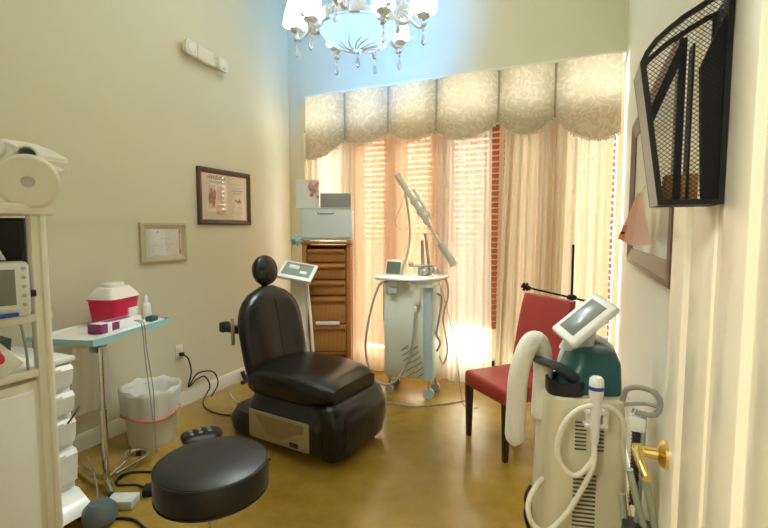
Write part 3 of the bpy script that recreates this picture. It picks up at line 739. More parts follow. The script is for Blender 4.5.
# ------------------------------------------------------------------ tall cream machine at far left
# root at the foot of the column; x towards the room, y away from the doorway
mc = thing('aesthetic_machine', 'tall cream cart machine with a column and round dial head at far left', 'medical machine', (-1.625, .868, 0))
MB().box((.004, .002, .77), (.032, .034, 1.50), .008).box((.016, .018, .77), (.030, .022, 1.49), .009).build('column', IVORY, mc)
MB().box((-.19, -.07, 1.515), (.46, .24, .035), .010).build('top_plate', IVORY, mc)
hd = MB().lathe([(.01, 0), (.075, 0), (.083, .007), (.085, .018), (.085, .045), (.01, .05)], (.05, -.03, 1.60), 48, (-.80, .50, .08)).build('dial_disc', IVORY, mc)
MB().lathe([(.01, .004), (.016, .004), (.018, 0), (.01, 0)], (.05, -.03, 1.60), 24, (.80, -.50, -.08)).build('dial_boss', GREYL, hd)
m = MB()
for k in range(9):
    pass
arc = [(-.37 + .36 * t, .05 + .03 * t, 1.775 - .085 * t ** 2.2) for t in [i / 10 for i in range(11)]]
m.ring_faces([[(x, y - .07, z - .010), (x, y + .05, z - .010), (x, y + .05, z + .004), (x, y - .07, z + .004)] for x, y, z in arc]); m.build('hood', IVORY, mc)
for x, y, z, r_ in ((-.135, -.03, 1.715, .040), (-.15, -.065, 1.655, .036), (-.05, .045, 1.69, .034), (-.22, -.08, 1.70, .04)):
    b_ = MB().lathe([(.01, 0), (r_ * .9, 0), (r_, .008), (r_, .08), (r_ * .88, .09), (r_ * .74, .09), (r_ * .70, .075), (.01, .074)], (x, y, z), 28, (.75, -.64, -.05)).build('lens_barrel', IVORY, mc)
    MB().lathe([(.01, .076), (r_ * .66, .076), (r_ * .6, .082), (.01, .086)], (x, y, z), 24, (.75, -.64, -.05)).build('lens_glass', DSCREEN, b_)
MB().tube([(.0, .04, 1.655), (.05, .05, 1.645), (.085, .055, 1.632)], lambda t: .018 - .006 * t, 12, 4).build('lever', WHITEG, mc)
MB().box((-.05, .04, 1.715), (.03, .012, .02), .004).build('pivot_clip', BLACKP, mc)
# shelves and cabinet
for z in (1.165, .985): MB().box((-.20, -.11, z), (.43, .30, .028), .006).build('shelf', IVORY, mc)
MB().box((-.42, -.11, .79), (.03, .30, 1.42), .006).build('rear_post', IVORY, mc)
cb = MB().box((-.20, -.12, .53), (.42, .27, .86), .008).build('cabinet', CREAMP, mc)
MB().box((.012, -.13, .53), (.010, .20, .80), .004).build('cabinet_panel', WHITEG, cb)
MB().prism([(-.02, 1.152), (.0, 1.152), (.0, 1.04), (-.006, 1.0), (-.02, 1.0)], -.21, -.195, 'xz').build('shelf_bracket', IVORY, mc)
for x, y in ((-.38, -.22), (-.02, -.22), (-.38, .0), (-.02, .0)):
    m = MB(); m.cyl((x, y - .012, .035), (x, y + .012, .035), .035, seg=18); m.cyl((x, y, .05), (x, y, .11), .012, seg=10); m.build('caster', GREYP, mc)
MB().tube([(.0, -.05, 1.16), (.012, -.045, 1.08), (.01, -.04, 1.0)], .004, 6, 4).build('cable', CABLEG, mc)
# things standing on it
mo = thing('monitor', 'dark flat monitor behind the cream column at far left', 'monitor', (-1.79, .805, 1.2))
mo.rotation_euler.z = R(38)
MB().box((0, 0, .175), (.26, .025, .23), .006).build('bezel', BLACKP, mo)
MB().box((0, -.0132, .175), (.24, .002, .21)).build('display', DSCREEN, mo)
MB().box((0, .02, .06), (.05, .02, .12), .004).box((0, .02, -.013), (.16, .10, .012), .004).build('monitor_foot', BLACKP, mo)
ins = thing('patient_monitor', 'white instrument with grey screen on the upper shelf of the cream machine', 'monitor', (-1.66, .762, 1.18), R(64))
m = MB(); m.box((0, 0, .085), (.19, .12, .17), .014); m.build('instrument_case', WHITEG, ins)
MB().box((.005, -.061, .095), (.11, .003, .11), .003).build('screen', SCREEN, ins)
m = MB()
for k in range(5): m.cyl((.080, -.058, .04 + .028 * k), (.080, -.066, .04 + .028 * k), .006, seg=12)
m.build('button', GREYL, ins)
MB().box((.02, -.061, .025), (.10, .003, .015), .002).build('label_strip', PAPER, ins)
MB().box((.10, -.03, .07), (.02, .03, .02), .003).build('side_socket', BLACKP, ins)
ti = MB()
def tf(u, v):
    a = 2 * PI * u; r_ = (.05 * (1 - v) + .012) * (1 + .35 * math.sin(5 * a + 4 * v)); return (r_ * math.cos(a) + .02 * v, r_ * math.sin(a), .085 * v + .012 * math.sin(3 * a))
tag(ti.sheet(tf, 40, 10).build('crumpled_tissue', PAPER, None, (-1.68, .735, 1.364), ang=60), 'crumpled white tissue on top of the white instrument', 'tissue')
tag(MB().tube([(-1.615, .66, 1.192), (-1.598, .70, 1.190), (-1.582, .74, 1.191), (-1.576, .79, 1.191)], lambda t: .010 - .004 * t, 8, 5).build('blue_cable_clip', BLUE), 'blue probe cable lying in front of the white instrument', 'cable')
tb = thing('teal_bin', 'dark grey-teal supply bin on the lower shelf of the cream machine', 'bin', (-1.80, .725, 1.0))
m = MB(); m.prism([(-.12, 0), (.10, 0), (.13, .10), (-.12, .115)], -.09, .09, 'xz'); m.build('bin_body', TEALG, tb)
rb = thing('test_card_pack', 'white pack with a red emblem leaning on the teal bin', 'package', (-1.575, .765, 1.022))
rb.rotation_euler = (R(40), R(-18), R(-32))
MB().box((0, 0, .05), (.015, .07, .105), .003).build('pack', WHITEP, rb)
m = MB(); m.sph((.0085, 0, .055), .017, .12, 1, 1.35, 16); m.box((.0085, .012, .07), (.002, .014, .02)); m.build('red_emblem', REDPR, rb)

# ------------------------------------------------------------------ wicker tower and what stands on it
tw = thing('wicker_drawer_tower', 'brown wicker five drawer tower in the back left corner', 'drawer tower', (-2.185, 3.66, 0), R(24))
W2, D2, HT = .222, .15, 1.335
for x, y in ((-1, -1), (1, -1), (-1, 1), (1, 1)): MB().box((x * (W2 - .02), y * (D2 - .015), HT / 2), (.04, .03, HT), .004).build('corner_post', WOODB, tw)
MB().box((0, 0, HT - .005), (2 * W2 + .02, 2 * D2 + .02, .022), .004).build('top_board', WOODB, tw)
m = MB(); m.box((-W2 + .008, 0, HT / 2), (.008, 2 * D2 - .06, HT - .06)); m.box((W2 - .008, 0, HT / 2), (.008, 2 * D2 - .06, HT - .06)); m.box((0, D2 - .01, HT / 2), (2 * W2 - .08, .008, HT - .06)); m.build('side_weave', WICKER, tw)
tops = [1.285, 1.145, .985, .835, .575, .31]
for k in range(5):
    z1 = tops[k] - .02; z0 = tops[k + 1] + .012
    dw = MB().box((0, -D2 + .06, (z0 + z1) / 2), (2 * W2 - .09, .12, z1 - z0), .012).build('drawer', WICKER, tw)
    MB().box((0, -D2 - .012, z1 - .006), (2 * W2 - .10, .024, .034), .010).build('drawer_rim', WOODB, dw)
    MB().box((0, -D2 + .02, tops[k + 1] - .004), (2 * W2 - .08, .03, .016)).build('rail', WOODB, tw)
tag(MB().box((0, 0, 0), (.22, .006, .03), .001).build('paper_strip', PAPER, None, (-2.10, 3.495, .597), R(24)), 'crumpled white paper strip over the fourth wicker drawer rim', 'paper')
tl = thing('towel_warmer', 'pale blue-white towel warmer cabinet on the wicker tower', 'towel warmer', (-2.18, 3.65, 1.3425), R(24))
MB().box((0, 0, .16), (.475, .28, .29), .012).build('warmer_body', TOWELW, tl)
dr_ = MB().box((0, -.146, .165), (.455, .016, .255), .012).build('warmer_door', TOWELW, tl)
MB().tube([(-.07, -.156, .262), (-.055, -.182, .254), (.055, -.182, .254), (.07, -.156, .262)], .007, 8, 4).build('door_handle', GREYP, dr_)
MB().box((0, -.14, .302), (.465, .012, .016), .003).box((.10, -.147, .302), (.02, .006, .010)).box((.15, -.147, .302), (.02, .006, .010)).build('control_strip', GREYL, tl)
m = MB()
for x in (-.20, .20):
    for y in (-.11, .11): m.cyl((x, y, .0), (x, y, .018), .016, seg=12)
m.build('feet', GREYP, tl)
tag(MB().box((0, 0, .066), (.275, .10, .13), .004).build('grey_box', M('grey_box_card', (.33, .35, .34), .6), None, (-2.08, 3.63, 1.6535), R(24)), 'grey box standing on the towel warmer', 'box')
fl = thing('flyer_stand', 'white flyer with pink flowers standing on the towel warmer beside the grey box', 'flyer', (-2.315, 3.52, 1.6535), R(18))
MB().box((0, 0, .13), (.215, .006, .26), 0, rot=(R(-6), 0, 0)).build('flyer_sheet', PAPER, fl)
m = MB()
for k in range(16):
    a = random.Random(k); m.box((.015 + .085 * a.random(), -.0095 + (.225 - .0) * 0, .10 + .13 * a.random()), (.03, .001, .026), 0, rot=(R(-6), a.random(), 0))
MB_ = m.build('flower_print', M('pink_flower_print', (.72, .33, .33), .7, var=.35, vscale=50), fl); MB_.location.y = -.0
tag(MB().sheet(lambda u, v: (.075 * (u - .5) * (1 + .3 * math.sin(9 * u + 3 * v)) - .02 * v, -.03 * math.sin(PI * v) - .01 * math.sin(11 * u), .05 - .085 * v + .012 * math.sin(7 * u)), 20, 12).build('cyan_cloth', CYANC, None, (-2.345, 3.41, 1.345), ang=80, solid=.004), 'small pale cyan cloth hanging at the tower top left corner', 'cloth')

# ------------------------------------------------------------------ white console behind the exam chair
wt = thing('white_console', 'white console with a sloping glass panel on a slender stand behind the exam chair', 'medical console', (-2.265, 3.27, 0), R(18))
hd_c = MB().box((0, 0, 0), (.31, .25, .035), .012).build('console_top', WHITEG, wt); hd_c.location = (0, 0, 1.085); hd_c.rotation_euler = (R(30), R(10), 0)
MB().box((0, .005, .0175), (.25, .18, .004), .001).build('glass_panel', M('grey_green_glass', (.26, .31, .28), .12), hd_c)
MB().box((-.04, .03, .021), (.09, .05, .012), .004).box((.06, -.03, .021), (.06, .04, .01), .004).build('white_inserts', WHITEP, hd_c)
m = MB(); m.prism([(-.07, 1.05), (.07, 1.03), (.06, .55), (.10, .08), (-.10, .08)], .02, .09, 'xz'); m.build('pedestal', WHITEP, wt)
MB().tube([(.08, .0, 1.02), (.11, .0, .70), (.15, -.01, .10)], .013, 10, 4).build('side_tube', IVORY, wt)
m = MB(); m.box((0, .03, .055), (.30, .18, .05), .015); m.build('base', WHITEP, wt)
for x in (-.13, .13):
    for y in (-.03, .09): MB().cyl((x, y - .012, .026), (x, y + .012, .026), .026, seg=14).build('caster', GREYP, wt)

# ------------------------------------------------------------------ laser cart
lc = thing('laser_cart', 'pale green laser cart with articulated arm in front of the peach curtain', 'medical laser', (-1.35, 3.69, 0), R(4))
m = MB(); m.loft([((0, 0, .17), X, Y, .205, .15, 8), ((0, 0, .185), X, Y, .215, .16, 8), ((0, 0, .98), X, Y, .222, .165, 8), ((0, 0, 1.0), X, Y, .215, .16, 8)], 48); lb_ = m.build('cabinet', LASERG, lc)
m = MB(); m.loft([((.185, -.02, .175), X, Y, .045, .15, 6), ((.185, -.02, .97), X, Y, .045, .155, 6)], 32); m.build('blue_corner_column', LASERB, lc)
m = MB()
for k in range(6):
    for q in (0, 1):
        x0 = -.035 + .012 * k - .0 * q; z0 = .43 - .045 * k
        m.box((x0 + .02 + .085 * q, -.1665, z0 + .01), (.085, .004, .008), 0, rot=(0, R(-38), 0))
m.build('vent_slots', GREYP, lb_)
m = MB()
m.loft([((0, 0, 1.0), X, Y, .23, .17, 5), ((0, 0, 1.02), X, Y, .25, .19, 5), ((0, 0, 1.045), X, Y, .25, .19, 5), ((0, 0, 1.055), X, Y, .235, .175, 5)], 44); tp = m.build('top_deck', LASERG, lc)
MB().tube([(-.27, .05, 1.03), (-.30, -.06, 1.04), (-.25, -.19, 1.04), (-.08, -.225, 1.035), (.10, -.23, 1.035), (.27, -.20, 1.05), (.33, -.08, 1.06), (.28, .06, 1.05)], .017, 10, 6).build('handle_rail', WHITEP, lc)
m = MB(); m.box((-.02, -.19, 1.015), (.10, .05, .075), .01); m.box((-.11, -.19, 1.0), (.07, .04, .05), .01); m.build('cable_dock', WHITEP, lc)
m = MB(); m.box((-.11, -.195, .935), (.08, .025, .05), .006); m.build('dock_label', GREYL, lc)
m = MB(); m.box((.10, -.18, .90), (.055, .04, .17), .012); m.box((.085, -.18, .79), (.03, .03, .06), .008); m.build('handpiece_holder', WHITEP, lc)
sn = MB().box((-.15, -.03, 1.115), (.17, .05, .14), .01, rot=(R(-14), 0, R(-8))).build('control_screen', WHITEP, lc)
MB().box((-.153, -.058, 1.118), (.135, .006, .105), .003, rot=(R(-14), 0, R(-8))).build('display', M('green_grey_display', (.15, .17, .14), .25), sn)
# articulated arm folded up to the left
A0, A1 = Vector((.375, .0, 1.15)), Vector((-.125, -.06, 1.93))
arm = MB()
def ap_(t): return A0 + (A1 - A0) * t
arm.cyl(ap_(.0), ap_(.24), .034, .034, 20); arm.build('arm_counterweight', M('steel_grey', (.60, .58, .54), .3, metal=.4), lc)
m = MB(); m.cyl(ap_(.22), ap_(.45), .014, .014, 14); m.cyl(ap_(.45), ap_(.50), .026, .026, 18); m.cyl(ap_(.5), ap_(.74), .024, .024, 18); m.cyl(ap_(.56), ap_(.60), .034, .034, 18); m.cyl(ap_(.68), ap_(.71), .034, .034, 18); m.cyl(ap_(.74), ap_(1.0), .023, .026, 18); m.build('arm_tube', M('pale_steel', (.74, .69, .60), .3, metal=.3), lc)
off = Vector((.045, 0, .028))
m = MB(); m.cyl(ap_(.47) + off, ap_(.80) + off, .012, .012, 12); m.box(ap_(.70) + off * .5, (.05, .03, .035), .006, rot=(0, R(-60), 0)); m.box(ap_(.52) + off * .5, (.05, .03, .035), .006, rot=(0, R(-60), 0)); m.box(ap_(.61) + off * .5, (.04, .03, .035), .006, rot=(0, R(-60), 0)); m.build('arm_link', WHITEP, lc)
MB().lathe([(.016, 0), (.012, .002), (.001, .001)], ap_(1.0), 16, A1 - A0).build('arm_aperture', BLACKP, lc)
m = MB(); m.cyl((.10, .0, 1.05), (.10, .0, 1.12), .05, .045, 24); m.cyl((.10, .0, 1.12), (.09, .0, 1.36), .016, .014, 14); m.cyl((.165, .0, 1.06), (.12, -.01, 1.42), .015, .013, 14); m.cyl((.02, -.03, 1.135), (.20, -.03, 1.145), .014, .014, 12); m.sph((.0, -.03, 1.15), .028, seg=16); m.sph((.13, -.05, 1.09), .035, seg=16); m.sph((.22, -.02, 1.10), .034, seg=16); m.build('arm_support', M('worn_steel', (.50, .48, .42), .3, metal=.6), lc)
MB().tube([ap_(.80) + Vector((-.02, -.02, 0)), (-.02, -.06, 1.62), (.0, -.07, 1.40), (-.03, -.07, 1.22), (-.09, -.07, 1.06)], .011, 8, 8).build('arm_hose', CABLEW, lc)
MB().tube([ap_(.80) + Vector((-.02, -.02, 0)), (-.10, -.06, 1.62), (-.14, -.06, 1.52), (-.07, -.06, 1.44), (-.02, -.06, 1.47)], .003, 6, 8).build('arm_wire', CABLEG, lc)
MB().tube([(-.13, -.21, 1.03), (-.22, -.24, .98), (-.30, -.26, .72), (-.33, -.28, .42), (-.25, -.30, .19), (-.10, -.29, .15), (.02, -.24, .30), (.07, -.22, .50), (.085, -.185, .77)], .010, 8, 8).build('handpiece_hose', CABLEG, lc)
MB().tube([(.24, -.18, 1.05), (.33, -.14, 1.04), (.345, -.10, .90), (.30, -.08, .70), (.34, -.08, .45), (.30, -.05, .30), (.26, -.04, .36)], .007, 8, 8).build('side_cable', CABLEG, lc)
MB().tube([(.23, .0, .90), (.275, -.02, .86), (.255, -.04, .68), (.24, -.06, .56), (.27, -.05, .48), (.24, -.04, .40)], .009, 8, 8).build('side_hose', GREYP, lc)
MB().tube([(.26, -.10, 1.03), (.36, -.12, .72), (.44, -.16, .35), (.50, -.18, .012), (.62, -.20, .008)], .004, 6, 8).build('mains_lead', CABLEG, lc)
m = MB(); m.sheet(lambda u, v: (-.235 - .012 * math.sin(6 * u), -.10 + .18 * u, 1.0 - .38 * v + .02 * math.sin(5 * u)), 14, 8); m.build('side_pouch', BAGC, lc, ang=80)
for x, y in ((-.17, -.11), (.19, -.12), (-.17, .10), (.20, .10)):
    r_ = .046 if y < 0 and x > 0 else .036
    m = MB(); m.cyl((x, y - .016, r_), (x, y + .016, r_), r_, seg=22); m.build('caster', LASERB if x > 0 else GREYP, lc)
    m = MB(); m.cyl((x, y, r_), (x, y, .18), .014, seg=12); m.build('caster_stem', GREYL, lc)
tag(MB().tube([(-2.0, 3.30, .008), (-1.75, 3.28, .008), (-1.45, 3.34, .008), (-1.20, 3.36, .008), (-.95, 3.55, .008), (-.80, 3.75, .008)], .006, 8, 8).build('cable', CABLEG), 'grey cable lying on the floor in front of the laser cart', 'cable')

# ------------------------------------------------------------------ red chair
rc = thing('side_chair', 'red leather side chair with dark wooden legs beside the white device', 'chair', (-.395, 3.06, 0), R(227))
# local x = facing direction
m = MB(); m.box((0, 0, .415), (.47, .46, .11), .028, seg=4); m.build('seat', REDV, rc)
secs = []
for k in range(9):
    v = k / 8; z = .36 + .625 * v; x = -.205 - .10 * v ** 1.4
    e = .04 * (1 - .5 * max(0, (v - .9) / .1) ** 2)
    secs.append(((x, 0, z), U, X, .232 - .008 * v, e if 0 < k < 8 else .028, 7))
m = MB(); m.loft(secs, 36); m.build('backrest', REDV, rc)
for x, y in ((.205, .20), (.205, -.20), (-.20, .20), (-.20, -.20)):
    m = MB(); dx = .0 if x > 0 else -.05
    m.loft([((x + dx, y, 0), X, Y, .015, .015, 8), ((x, y, .37), X, Y, .024, .024, 8)], 16); m.build('leg', DARKWOOD, rc)

# ------------------------------------------------------------------ black stand behind the red chair
bs = thing('black_stand', 'thin black metal stand with a star knob behind the red chair', 'stand', (-.045, 3.68, 0))
m = MB(); m.cyl((0, 0, .02), (0, 0, 1.34), .009, seg=10); m.build('upright', BLACKM, bs)
m = MB(); m.cyl((-.36, .0, 1.00), (.20, 0, .895), .008, seg=10); m.build('crossbar', BLACKM, bs)
m = MB(); m.sph((0, -.005, .935), .030, 1.3, 1, .8, 14); m.build('centre_clamp', BLACKM, bs)
m = MB()
for k in range(6):
    a = 2 * PI * k / 6; m.cyl((-.34, -.005, 1.0), (-.34 + .034 * math.cos(a), -.005, 1.0 + .034 * math.sin(a)), .009, .011, 8)
m.cyl((-.37, -.005, 1.01), (-.30, -.005, .985), .016, .016, 10); m.build('star_knob', BLACKM, bs)
for a in (90, 215, 325): MB().tube([(0, 0, .16), (.10 * math.cos(R(a)), .10 * math.sin(R(a)), .06), (.20 * math.cos(R(a)), .20 * math.sin(R(a)), .008)], .008, 8, 3).build('tripod_leg', BLACKM, bs)

# ------------------------------------------------------------------ white ultrasound device at right
dv = thing('ultrasound_device', 'tall white rolling device with tilted screen and teal hood at right', 'medical device', (.015, 2.08, 0), R(13))
m = MB()
prof = [(.07, .150, .170), (.09, .165, .185), (.20, .170, .190), (.50, .163, .185), (.72, .153, .178), (.765, .148, .174), (.775, .14, .165)]
m.loft([((0, 0, z), X, Y, a, b, 5) for z, a, b in prof], 48)
bd_ = m.build('housing', M('device_cream_white', (.72, .68, .50), .36), dv)
m = MB()
VG = M('vent_slot_grey', (.10, .095, .075), .6)
for q in (-.036, .030):
    m = MB()
    for k in range(8): m.box((.005 + q, -.181 - .0006 * k, .685 - .0155 * k), (.042, .008, .0045))
    m.build('vent_slots', VG, bd_)
m = MB()
for k in range(14): m.box((-.012, -.1885, .47 - .0175 * k), (.085, .008, .0055))
m.build('vent_slots', VG, bd_)
m = MB(); m.loft([((-.075, -.07, .765), X, Y, .07, .085, 2.5), ((-.075, -.07, .775), X, Y, .074, .09, 2.5), ((-.075, -.07, .825), X, Y, .074, .09, 2.5), ((-.075, -.07, .83), X, Y, .065, .08, 2.5), ((-.075, -.07, .80), X, Y, .06, .07, 2.5)], 36); m.build('tool_cup', BLACKP, dv)
m = MB(); m.loft([((.03, .02, .77), X, Y, .122, .14, 5), ((.03, .02, .80), X, Y, .122, .14, 5), ((.05, .03, .89), X, Y, .105, .125, 4), ((.05, .03, .935), X, Y, .09, .10, 3.5), ((.05, .03, .95), X, Y, .05, .06, 3)], 40); m.build('teal_hood', TEALP, dv)
m = MB(); m.tube([(-.06, .08, .82), (-.04, .09, .90), (.03, .10, .96), (.10, .09, .955), (.15, .08, .90), (.16, .07, .78)], .022, 12, 6); m.build('white_shoulder', GREYL, dv)
m = MB(); m.loft([((-.01, .03, .93), X, Y, .07, .05, 3), ((.0, .03, .97), X, Y, .062, .04, 3), ((.02, .02, 1.0), X, Y, .045, .03, 3), ((.03, .01, 1.05), X, Y, .04, .025, 3)], 30); m.build('neck', GREYL, dv)
rt, upv, fw = Vector((.9157, .402, 0)), Vector((0, 0, 1)), Vector((-.402, .9157, 0))
lo_ = (.766 * rt + .643 * upv); pp = (-.643 * rt + .766 * upv); sh_ = (.90 * fw + .43 * pp).normalized(); nn = lo_.cross(sh_)
if nn.z < 0: nn = -nn
RM = Matrix((lo_, sh_, nn)).transposed().to_4x4()
m = MB(); m.box((0, 0, 0), (.25, .15, .036), .016, seg=4)
hd_ = m.build('screen_head', WHITEG, dv)
dvm = Matrix.Translation((.015, 2.08, 0)) @ Matrix.Rotation(R(13), 4, 'Z')
hd_.matrix_local = dvm.inverted() @ Matrix.Translation((.03, 2.06, 1.068)) @ RM
dd = MB().box((.0, .005, .0175), (.18, .09, .003), .001).build('display', SCREEN, hd_)
m = MB(); m.tube([(.0, -.03, .83), (-.05, -.10, .84), (-.10, -.13, .885), (-.17, -.11, .905), (-.215, -.05, .905)], lambda t: .028 - .014 * t, 12, 6); m.build('side_handle', M('slate_plastic', (.035, .045, .05), .35), dv)
# handpiece in its holder
m = MB(); m.box((.015, -.205, .745), (.085, .05, .014), .004); m.box((.015, -.205, .69), (.085, .05, .014), .004); m.box((.05, -.20, .72), (.02, .04, .10), .006); m.box((.015, -.185, .715), (.06, .02, .09), .004); m.build('probe_holder', WHITEP, dv)
pb = MB().lathe([(.012, .62), (.017, .64), (.019, .70), (.021, .80), (.027, .815), (.027, .865), (.025, .88), (.017, .888), (.001, .889)], (.010, -.225, 0), 24).build('probe', WHITEG, dv)
MB().lathe([(.0278, .838), (.0278, .852)], (.010, -.225, 0), 24).build('blue_ring', BLUE, pb)
m = MB()
hose = spline([(.010, -.225, .63), (.0, -.24, .56), (-.06, -.25, .50), (-.115, -.25, .54), (-.13, -.245, .62), (-.10, -.24, .71), (-.04, -.235, .765), (.045, -.225, .775), (.105, -.21, .73), (.125, -.195, .66), (.135, -.16, .58), (.15, -.14, .40)], 10)
m.tube(hose, .0105, 10); m.build('upper_hose', CREAMP, dv)
m = MB(); m.tube([(.010, -.225, .63), (.005, -.245, .55), (-.03, -.25, .46), (-.09, -.25, .34), (-.16, -.25, .26), (-.215, -.24, .28), (-.23, -.22, .34), (-.20, -.19, .40), (-.165, -.15, .42)], .0105, 10, 10); m.build('lower_hose', CREAMP, dv)
m = MB(); m.tube([(-.19, .0, .30), (-.215, -.02, .25), (-.20, -.05, .18), (-.16, -.08, .12)], .006, 8, 6); m.tube([(-.19, .03, .22), (-.21, .01, .16), (-.19, .0, .08)], .008, 8, 6); m.build('power_lead', RUBBER, dv)
for x, y in ((-.12, -.13), (.12, -.13), (-.12, .13), (.12, .13)):
    m = MB(); m.cyl((x, y - .012, .034), (x, y + .012, .034), .034, seg=18); m.cyl((x, y, .04), (x, y, .08), .012, seg=10); m.build('caster', GREYP, dv)
# towel over the handle
tv = MB()
dx, dy = .015 + math.cos(R(13)) * -.215 - math.sin(R(13)) * -.05, 2.08 + math.sin(R(13)) * -.215 + math.cos(R(13)) * -.05
def rope(pts, r_, m):
    m.tube(pts, lambda t: r_ * (min(1, (t / .025)) ** .4 * min(1, ((1 - t) / .025)) ** .4 if 0 < t < 1 else .3), 16, 8)
rope([(-.05, -.055, -.38), (-.045, -.06, -.20), (-.035, -.058, -.05), (.0, -.02, .062), (.035, .035, .055), (.05, .065, -.05), (.048, .068, -.19), (.044, .066, -.30)], .041, tv)
tag(tv.build('white_towel', TERRY, None, (dx, dy, .905), R(0)), 'rolled white terry towel slung over the white device handle', 'towel')

# ------------------------------------------------------------------ grey loop stand between device and door
ls = thing('rolling_stand', 'grey rolling stand with loop handle and coiled black cable by the door', 'stand', (.222, 1.74, 0))
m = MB(); m.tube([(-.065, .03, .84), (-.055, .02, .885), (-.02, .0, .905), (.02, -.01, .90), (.042, -.015, .875), (.040, -.015, .835), (.015, -.01, .815), (-.035, .01, .815)], .0095, 10, 5, False); m.tube([(-.06, .02, .83), (.0, .0, .85), (.04, -.015, .85)], .007, 8, 3); m.build('loop_handle', M('mid_grey_plastic', (.30, .30, .27), .45), ls)
m = MB(); m.box((-.02, .0, .775), (.05, .04, .05), .008); m.tube([(-.035, 0, .80), (-.022, 0, .835), (-.008, 0, .80)], .004, 6); m.build('white_clip', WHITEP, ls)
m = MB(); m.tube([(-.02 + .013 * math.cos(1.1 * i), .013 * math.sin(1.1 * i), .75 - .0016 * i) for i in range(170)], .004, 5); m.build('coiled_cable', RUBBER, ls)
m = MB(); m.tube([(.0, .0, .82), (-.012, .0, .06)], .010, 10); m.build('upright', GREYP, ls)
for p in ([(-.04, -.03, .62), (.0, -.02, .46), (.045, -.02, .30), (.055, -.02, .06)], [(.0, -.03, .62), (.03, -.02, .50), (.05, -.01, .40)], [(-.055, .02, .5), (-.03, 0, .30), (.01, -.02, .08)]):
    MB().tube(p, .012, 10, 5).build('hose', GREENT, ls)
m = MB(); m.loft([((0, 0, .02), X, Y, .055, .12, 4), ((0, 0, .05), X, Y, .06, .13, 4), ((0, 0, .10), X, Y, .05, .11, 3)], 28); m.cyl((-.03, -.08, .0), (-.03, -.08, .03), .02, seg=12); m.cyl((.03, -.08, .0), (.03, -.08, .03), .02, seg=12); m.cyl((0, .09, .0), (0, .09, .03), .02, seg=12); m.build('base', BLACKP, ls)
m = MB(); m.loft([((0.0, -.03, .33), X, Y, .05, .05, 3), ((0.0, -.03, .36), X, Y, .058, .058, 3), ((0.0, -.03, .42), X, Y, .055, .055, 3)], 24); m.build('cable_hub', BLACKP, ls)

# ------------------------------------------------------------------ chandelier
cd = thing('chandelier', 'ornate white chandelier with lit shades, glass bowl and crystal drops', 'chandelier', (-1.22, 2.40, 0))
bz = 2.60
m = MB(); m.lathe([(.005, bz - .105), (.06, bz - .10), (.13, bz - .078), (.20, bz - .03), (.232, bz + .01), (.21, bz + .012), (.185, bz - .022), (.125, bz - .066), (.06, bz - .09), (.005, bz - .095)], seg=48, cap=False); bw = m.build('glass_bowl', FROSTB, cd)
m = MB()
for k in range(14):
    a0 = k * 2.4; pts = []
    for i in range(8):
        t = i / 7; r_ = .03 + .15 * t; a = a0 + .9 * t; zz = bz - .107 + .105 * (r_ / .215) ** 2.2
        pts.append((r_ * math.cos(a), r_ * math.sin(a), zz))
    m.tube(pts, .004, 5)
m.build('etched_swirls', PLASTER, bw)
m = MB(); m.lathe([(.205, bz), (.225, bz), (.232, bz + .02), (.228, bz + .045), (.21, bz + .05), (.20, bz + .03)], seg=48); m.build('ring_band', PLASTER, cd)
for k in range(8):
    a = R(45 * k + 22.5); ca, sa = math.cos(a), math.sin(a)
    MB().box((.233 * ca, .233 * sa, bz + .028), (.022, .06, .055), .006, rot=(0, 0, a)).build('rosette', SHADE if False else PLASTER, cd)
m = MB(); m.lathe([(.008, bz + .05), (.03, bz + .06), (.02, bz + .12), (.045, bz + .17), (.055, bz + .22), (.03, bz + .28), (.02, bz + .34), (.035, bz + .40), (.012, bz + .46), (.01, ZC - .04)], seg=24); m.build('stem', PLASTER, cd)
for k in range(4):
    a = R(90 * k + 20); ca, sa = math.cos(a), math.sin(a)
    m = MB(); m.tube([(.215 * ca, .215 * sa, bz + .045), (.19 * ca, .19 * sa, bz + .12), (.10 * ca, .10 * sa, bz + .19), (.03 * ca, .03 * sa, bz + .22)], .009, 8, 5); m.build('ring_strut', PLASTER, cd)
MB().lathe([(.06, ZC - .05), (.075, ZC - .02), (.075, ZC - .002), (.01, ZC - .001)], seg=28).build('ceiling_rose', PLASTER, cd)
def spiral(cx, cz, r0, turns, ca, sa, sgn=1, a0=0.):
    out = []
    n = int(turns * 16)
    for i in range(n + 1):
        t = i / n; r_ = r0 * (1 - .85 * t); a = a0 + sgn * 2 * PI * turns * t
        x = cx + r_ * math.cos(a); out.append((x * ca, x * sa, cz + r_ * math.sin(a)))
    return out
NA = 8
drop_pr = [(.002, -.10), (.0125, -.088), (.014, -.075), (.008, -.05), (.002, -.035)]
